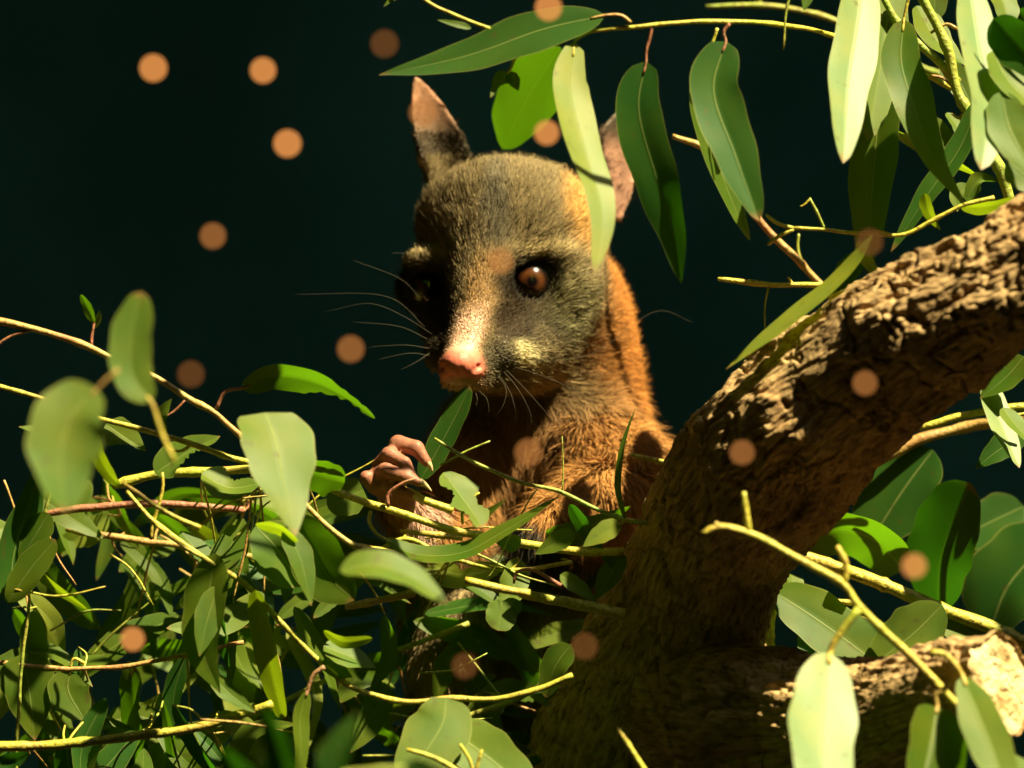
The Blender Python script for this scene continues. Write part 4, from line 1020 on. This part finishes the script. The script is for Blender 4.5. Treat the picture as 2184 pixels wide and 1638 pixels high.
# claws and whiskers
CLAW = plain('claw_horn', (0.55, 0.40, 0.20), 0.35, 0.5, 300, 0.2)
for c_ in ([(920, 975, -344), (930, 985, -348), (936, 1000, -348)], [(889, 1008, -362), (897, 1020, -364), (900, 1034, -364)], [(906, 1022, -372), (920, 1030, -374), (934, 1044, -374)], [(892, 1056, -360), (905, 1064, -364), (914, 1078, -364)],
           [(1095, 1150, -176), (1086, 1160, -184), (1082, 1176, -186)], [(1110, 1172, -176), (1104, 1184, -184), (1102, 1200, -184)], [(1132, 1184, -176), (1130, 1198, -184), (1130, 1212, -184)], [(1156, 1186, -176), (1158, 1200, -184), (1160, 1214, -184)]):
    if c_[0][0] < 1000: c_ = [(*hs(q[0], q[1]), q[2]) for q in c_]
    cv_ = catmull(np.array([pj(*q) for q in c_]), 8)
    v_, f_ = tube_arrays(cv_, np.linspace(9, 1.2, 8) * SC, 8); mesh_np('claw', v_, f_, CLAW, possum)
WH = plain('whisker_hair', (0.08, 0.065, 0.045), 0.6, 0.2, 300, 0.2)
for w_ in ([(1075, 785, -255), (1120, 830, -285), (1165, 880, -290), (1190, 905, -280)], [(1072, 790, -258), (1105, 830, -290), (1130, 880, -300), (1133, 905, -300)], [(1065, 800, -262), (1090, 840, -300), (1100, 890, -310), (1090, 925, -305)],
           [(1085, 780, -245), (1150, 800, -260), (1220, 830, -250), (1255, 850, -240)], [(1020, 830, -290), (1040, 850, -310), (1045, 880, -315)], [(1015, 832, -290), (1020, 850, -310), (1018, 866, -315)],
           [(1060, 800, -265), (1080, 830, -300), (1075, 860, -310), (1060, 885, -312)], [(925, 715, -240), (870, 680, -270), (800, 652, -270), (705, 668, -250)], [(920, 745, -240), (870, 738, -270), (795, 742, -280)], [(920, 760, -240), (880, 755, -270), (815, 768, -280)],
           [(900, 640, -150), (860, 600, -190), (760, 560, -200)], [(905, 560, -140), (870, 545, -180), (840, 545, -190)], [(915, 725, -240), (860, 700, -270), (760, 690, -280)], [(920, 755, -240), (890, 775, -270), (860, 790, -280)],
           [(1100, 770, -230), (1250, 760, -220), (1400, 665, -180), (1470, 690, -170)], [(910, 700, -230), (840, 640, -260), (640, 632, -250)]):
    cv_ = catmull(np.array([pj(*q) for q in w_]), 18)
    v_, f_ = tube_arrays(cv_, np.linspace(.5, 0.18, 18) * SC, 5); mesh_np('whisker', v_, f_, WH, possum)

# leaf held between mouth and hand
hl = empty('held_leaf', tuple(pj(930, 1000, -170)))
tag(hl, 'bitten green leaf gripped in the possum hand and held to its mouth', 'leaf')
lf = leaf(hl, 'M', 58, POS_D - 322 * SC, [(898, 1022), (930, 965), (965, 900), (1003, 824)], DARK, lean=.0, hint=(-.35, -.85, .1), a=.45, b=.4)
lf.name = 'blade'

# ------------------------------------------------------------------ orange reflections in glass, built as added glowing globes
def glow(name, s):
    m, n, l = mat(name)
    e = nd(n, 'ShaderNodeEmission'); e.inputs[0].default_value = (1.0, 0.38, 0.095, 1); e.inputs[1].default_value = s
    t = nd(n, 'ShaderNodeBsdfTransparent')
    mx = nd(n, 'ShaderNodeMixShader'); mx.inputs[0].default_value = 0.34
    l.new(t.outputs[0], mx.inputs[1]); l.new(e.outputs[0], mx.inputs[2]); out(n, l, mx.outputs[0]); return m
GLOW = {k: glow('reflection_glow_' + k, s) for k, s in (('bright', 0.36), ('medium', 0.15), ('faint', 0.06))}
m_, n_, l_ = mat('clear_line')
e_ = nd(n_, 'ShaderNodeBsdfDiffuse'); e_.inputs[0].default_value = (0.05, 0.05, 0.05, 1)
t_ = nd(n_, 'ShaderNodeBsdfTransparent'); x_ = nd(n_, 'ShaderNodeMixShader'); x_.inputs[0].default_value = 0.05
l_.new(t_.outputs[0], x_.inputs[1]); l_.new(e_.outputs[0], x_.inputs[2]); out(n_, l_, x_.outputs[0])
LINE = m_
lights = [  # px, py, depth, strength, where
    (327, 145, -.17, 'bright', 'alone in the dark highest and farthest from the possum'),
    (561, 150, -.17, 'bright', 'in the dark, nearer the large leaf tip'),
    (613, 306, -.17, 'bright', 'in the dark level with the possum ear'),
    (454, 503, -.17, 'medium', 'in the dark level with the possum brow'),
    (748, 744, -.17, 'medium', 'beside the possum whiskers'),
    (407, 798, -.17, 'faint', 'just above the sloping tan twig'),
    (820, 93, -.17, 'faint', 'beside the tip of the large dark leaf'),
    (1170, 16, -.17, 'bright', 'in front of the large dark leaf'),
    (902, 240, -.17, 'medium', 'in front of the possum ear tip'),
    (1166, 283, -.17, 'bright', 'between the possum ears'),
    (1068, 557, -.17, 'medium', 'in front of the possum brow'),
    (1855, 516, -.17, 'faint', 'in front of the forked twig on the trunk edge'),
    (1845, 817, -.17, 'medium', 'in front of the trunk just under its sunlit bark'),
    (1583, 965, -.17, 'medium', 'in front of the shaded middle of the trunk'),
    (1950, 1207, -.24, 'bright', 'in front of the broad shaded leaves by the thick stem'),
    (283, 1363, -.17, 'bright', 'low in the dark gap above the bottom leaves'),
    (1127, 965, -.17, 'medium', 'in front of the possum chest'),
    (1247, 1378, -.17, 'faint', 'at the shaded lower edge of the trunk'),
    (991, 1420, -.17, 'faint', 'low in front of the possum hind leg'),
]
for x, y, d, k, wh in lights:
    c0 = P(x, y, d); r = (25.5 + (x * 7 + y * 3) % 5) * S0 * (1 + d / DIST)
    o = empty('reflection_spot', tuple(c0))
    tag(o, 'round ' + ('dim ' if k == 'faint' else '') + 'orange reflection spot (added globe) ' + wh, 'globe light', 'orange reflections in glass built as added globes')
    b = ball('globe', c0, r, GLOW[k], o, (0, -1, 0))
    ln2 = np.array([c0 + (0, 0, r * .98), (c0[0], c0[1], RZ + .003)])
    v_, f_ = tube_arrays(ln2, np.array((5e-5, 5e-5)), 5); mesh_np('added_hanger_line', v_, f_, LINE, o)  # line added only to carry the made-up globe
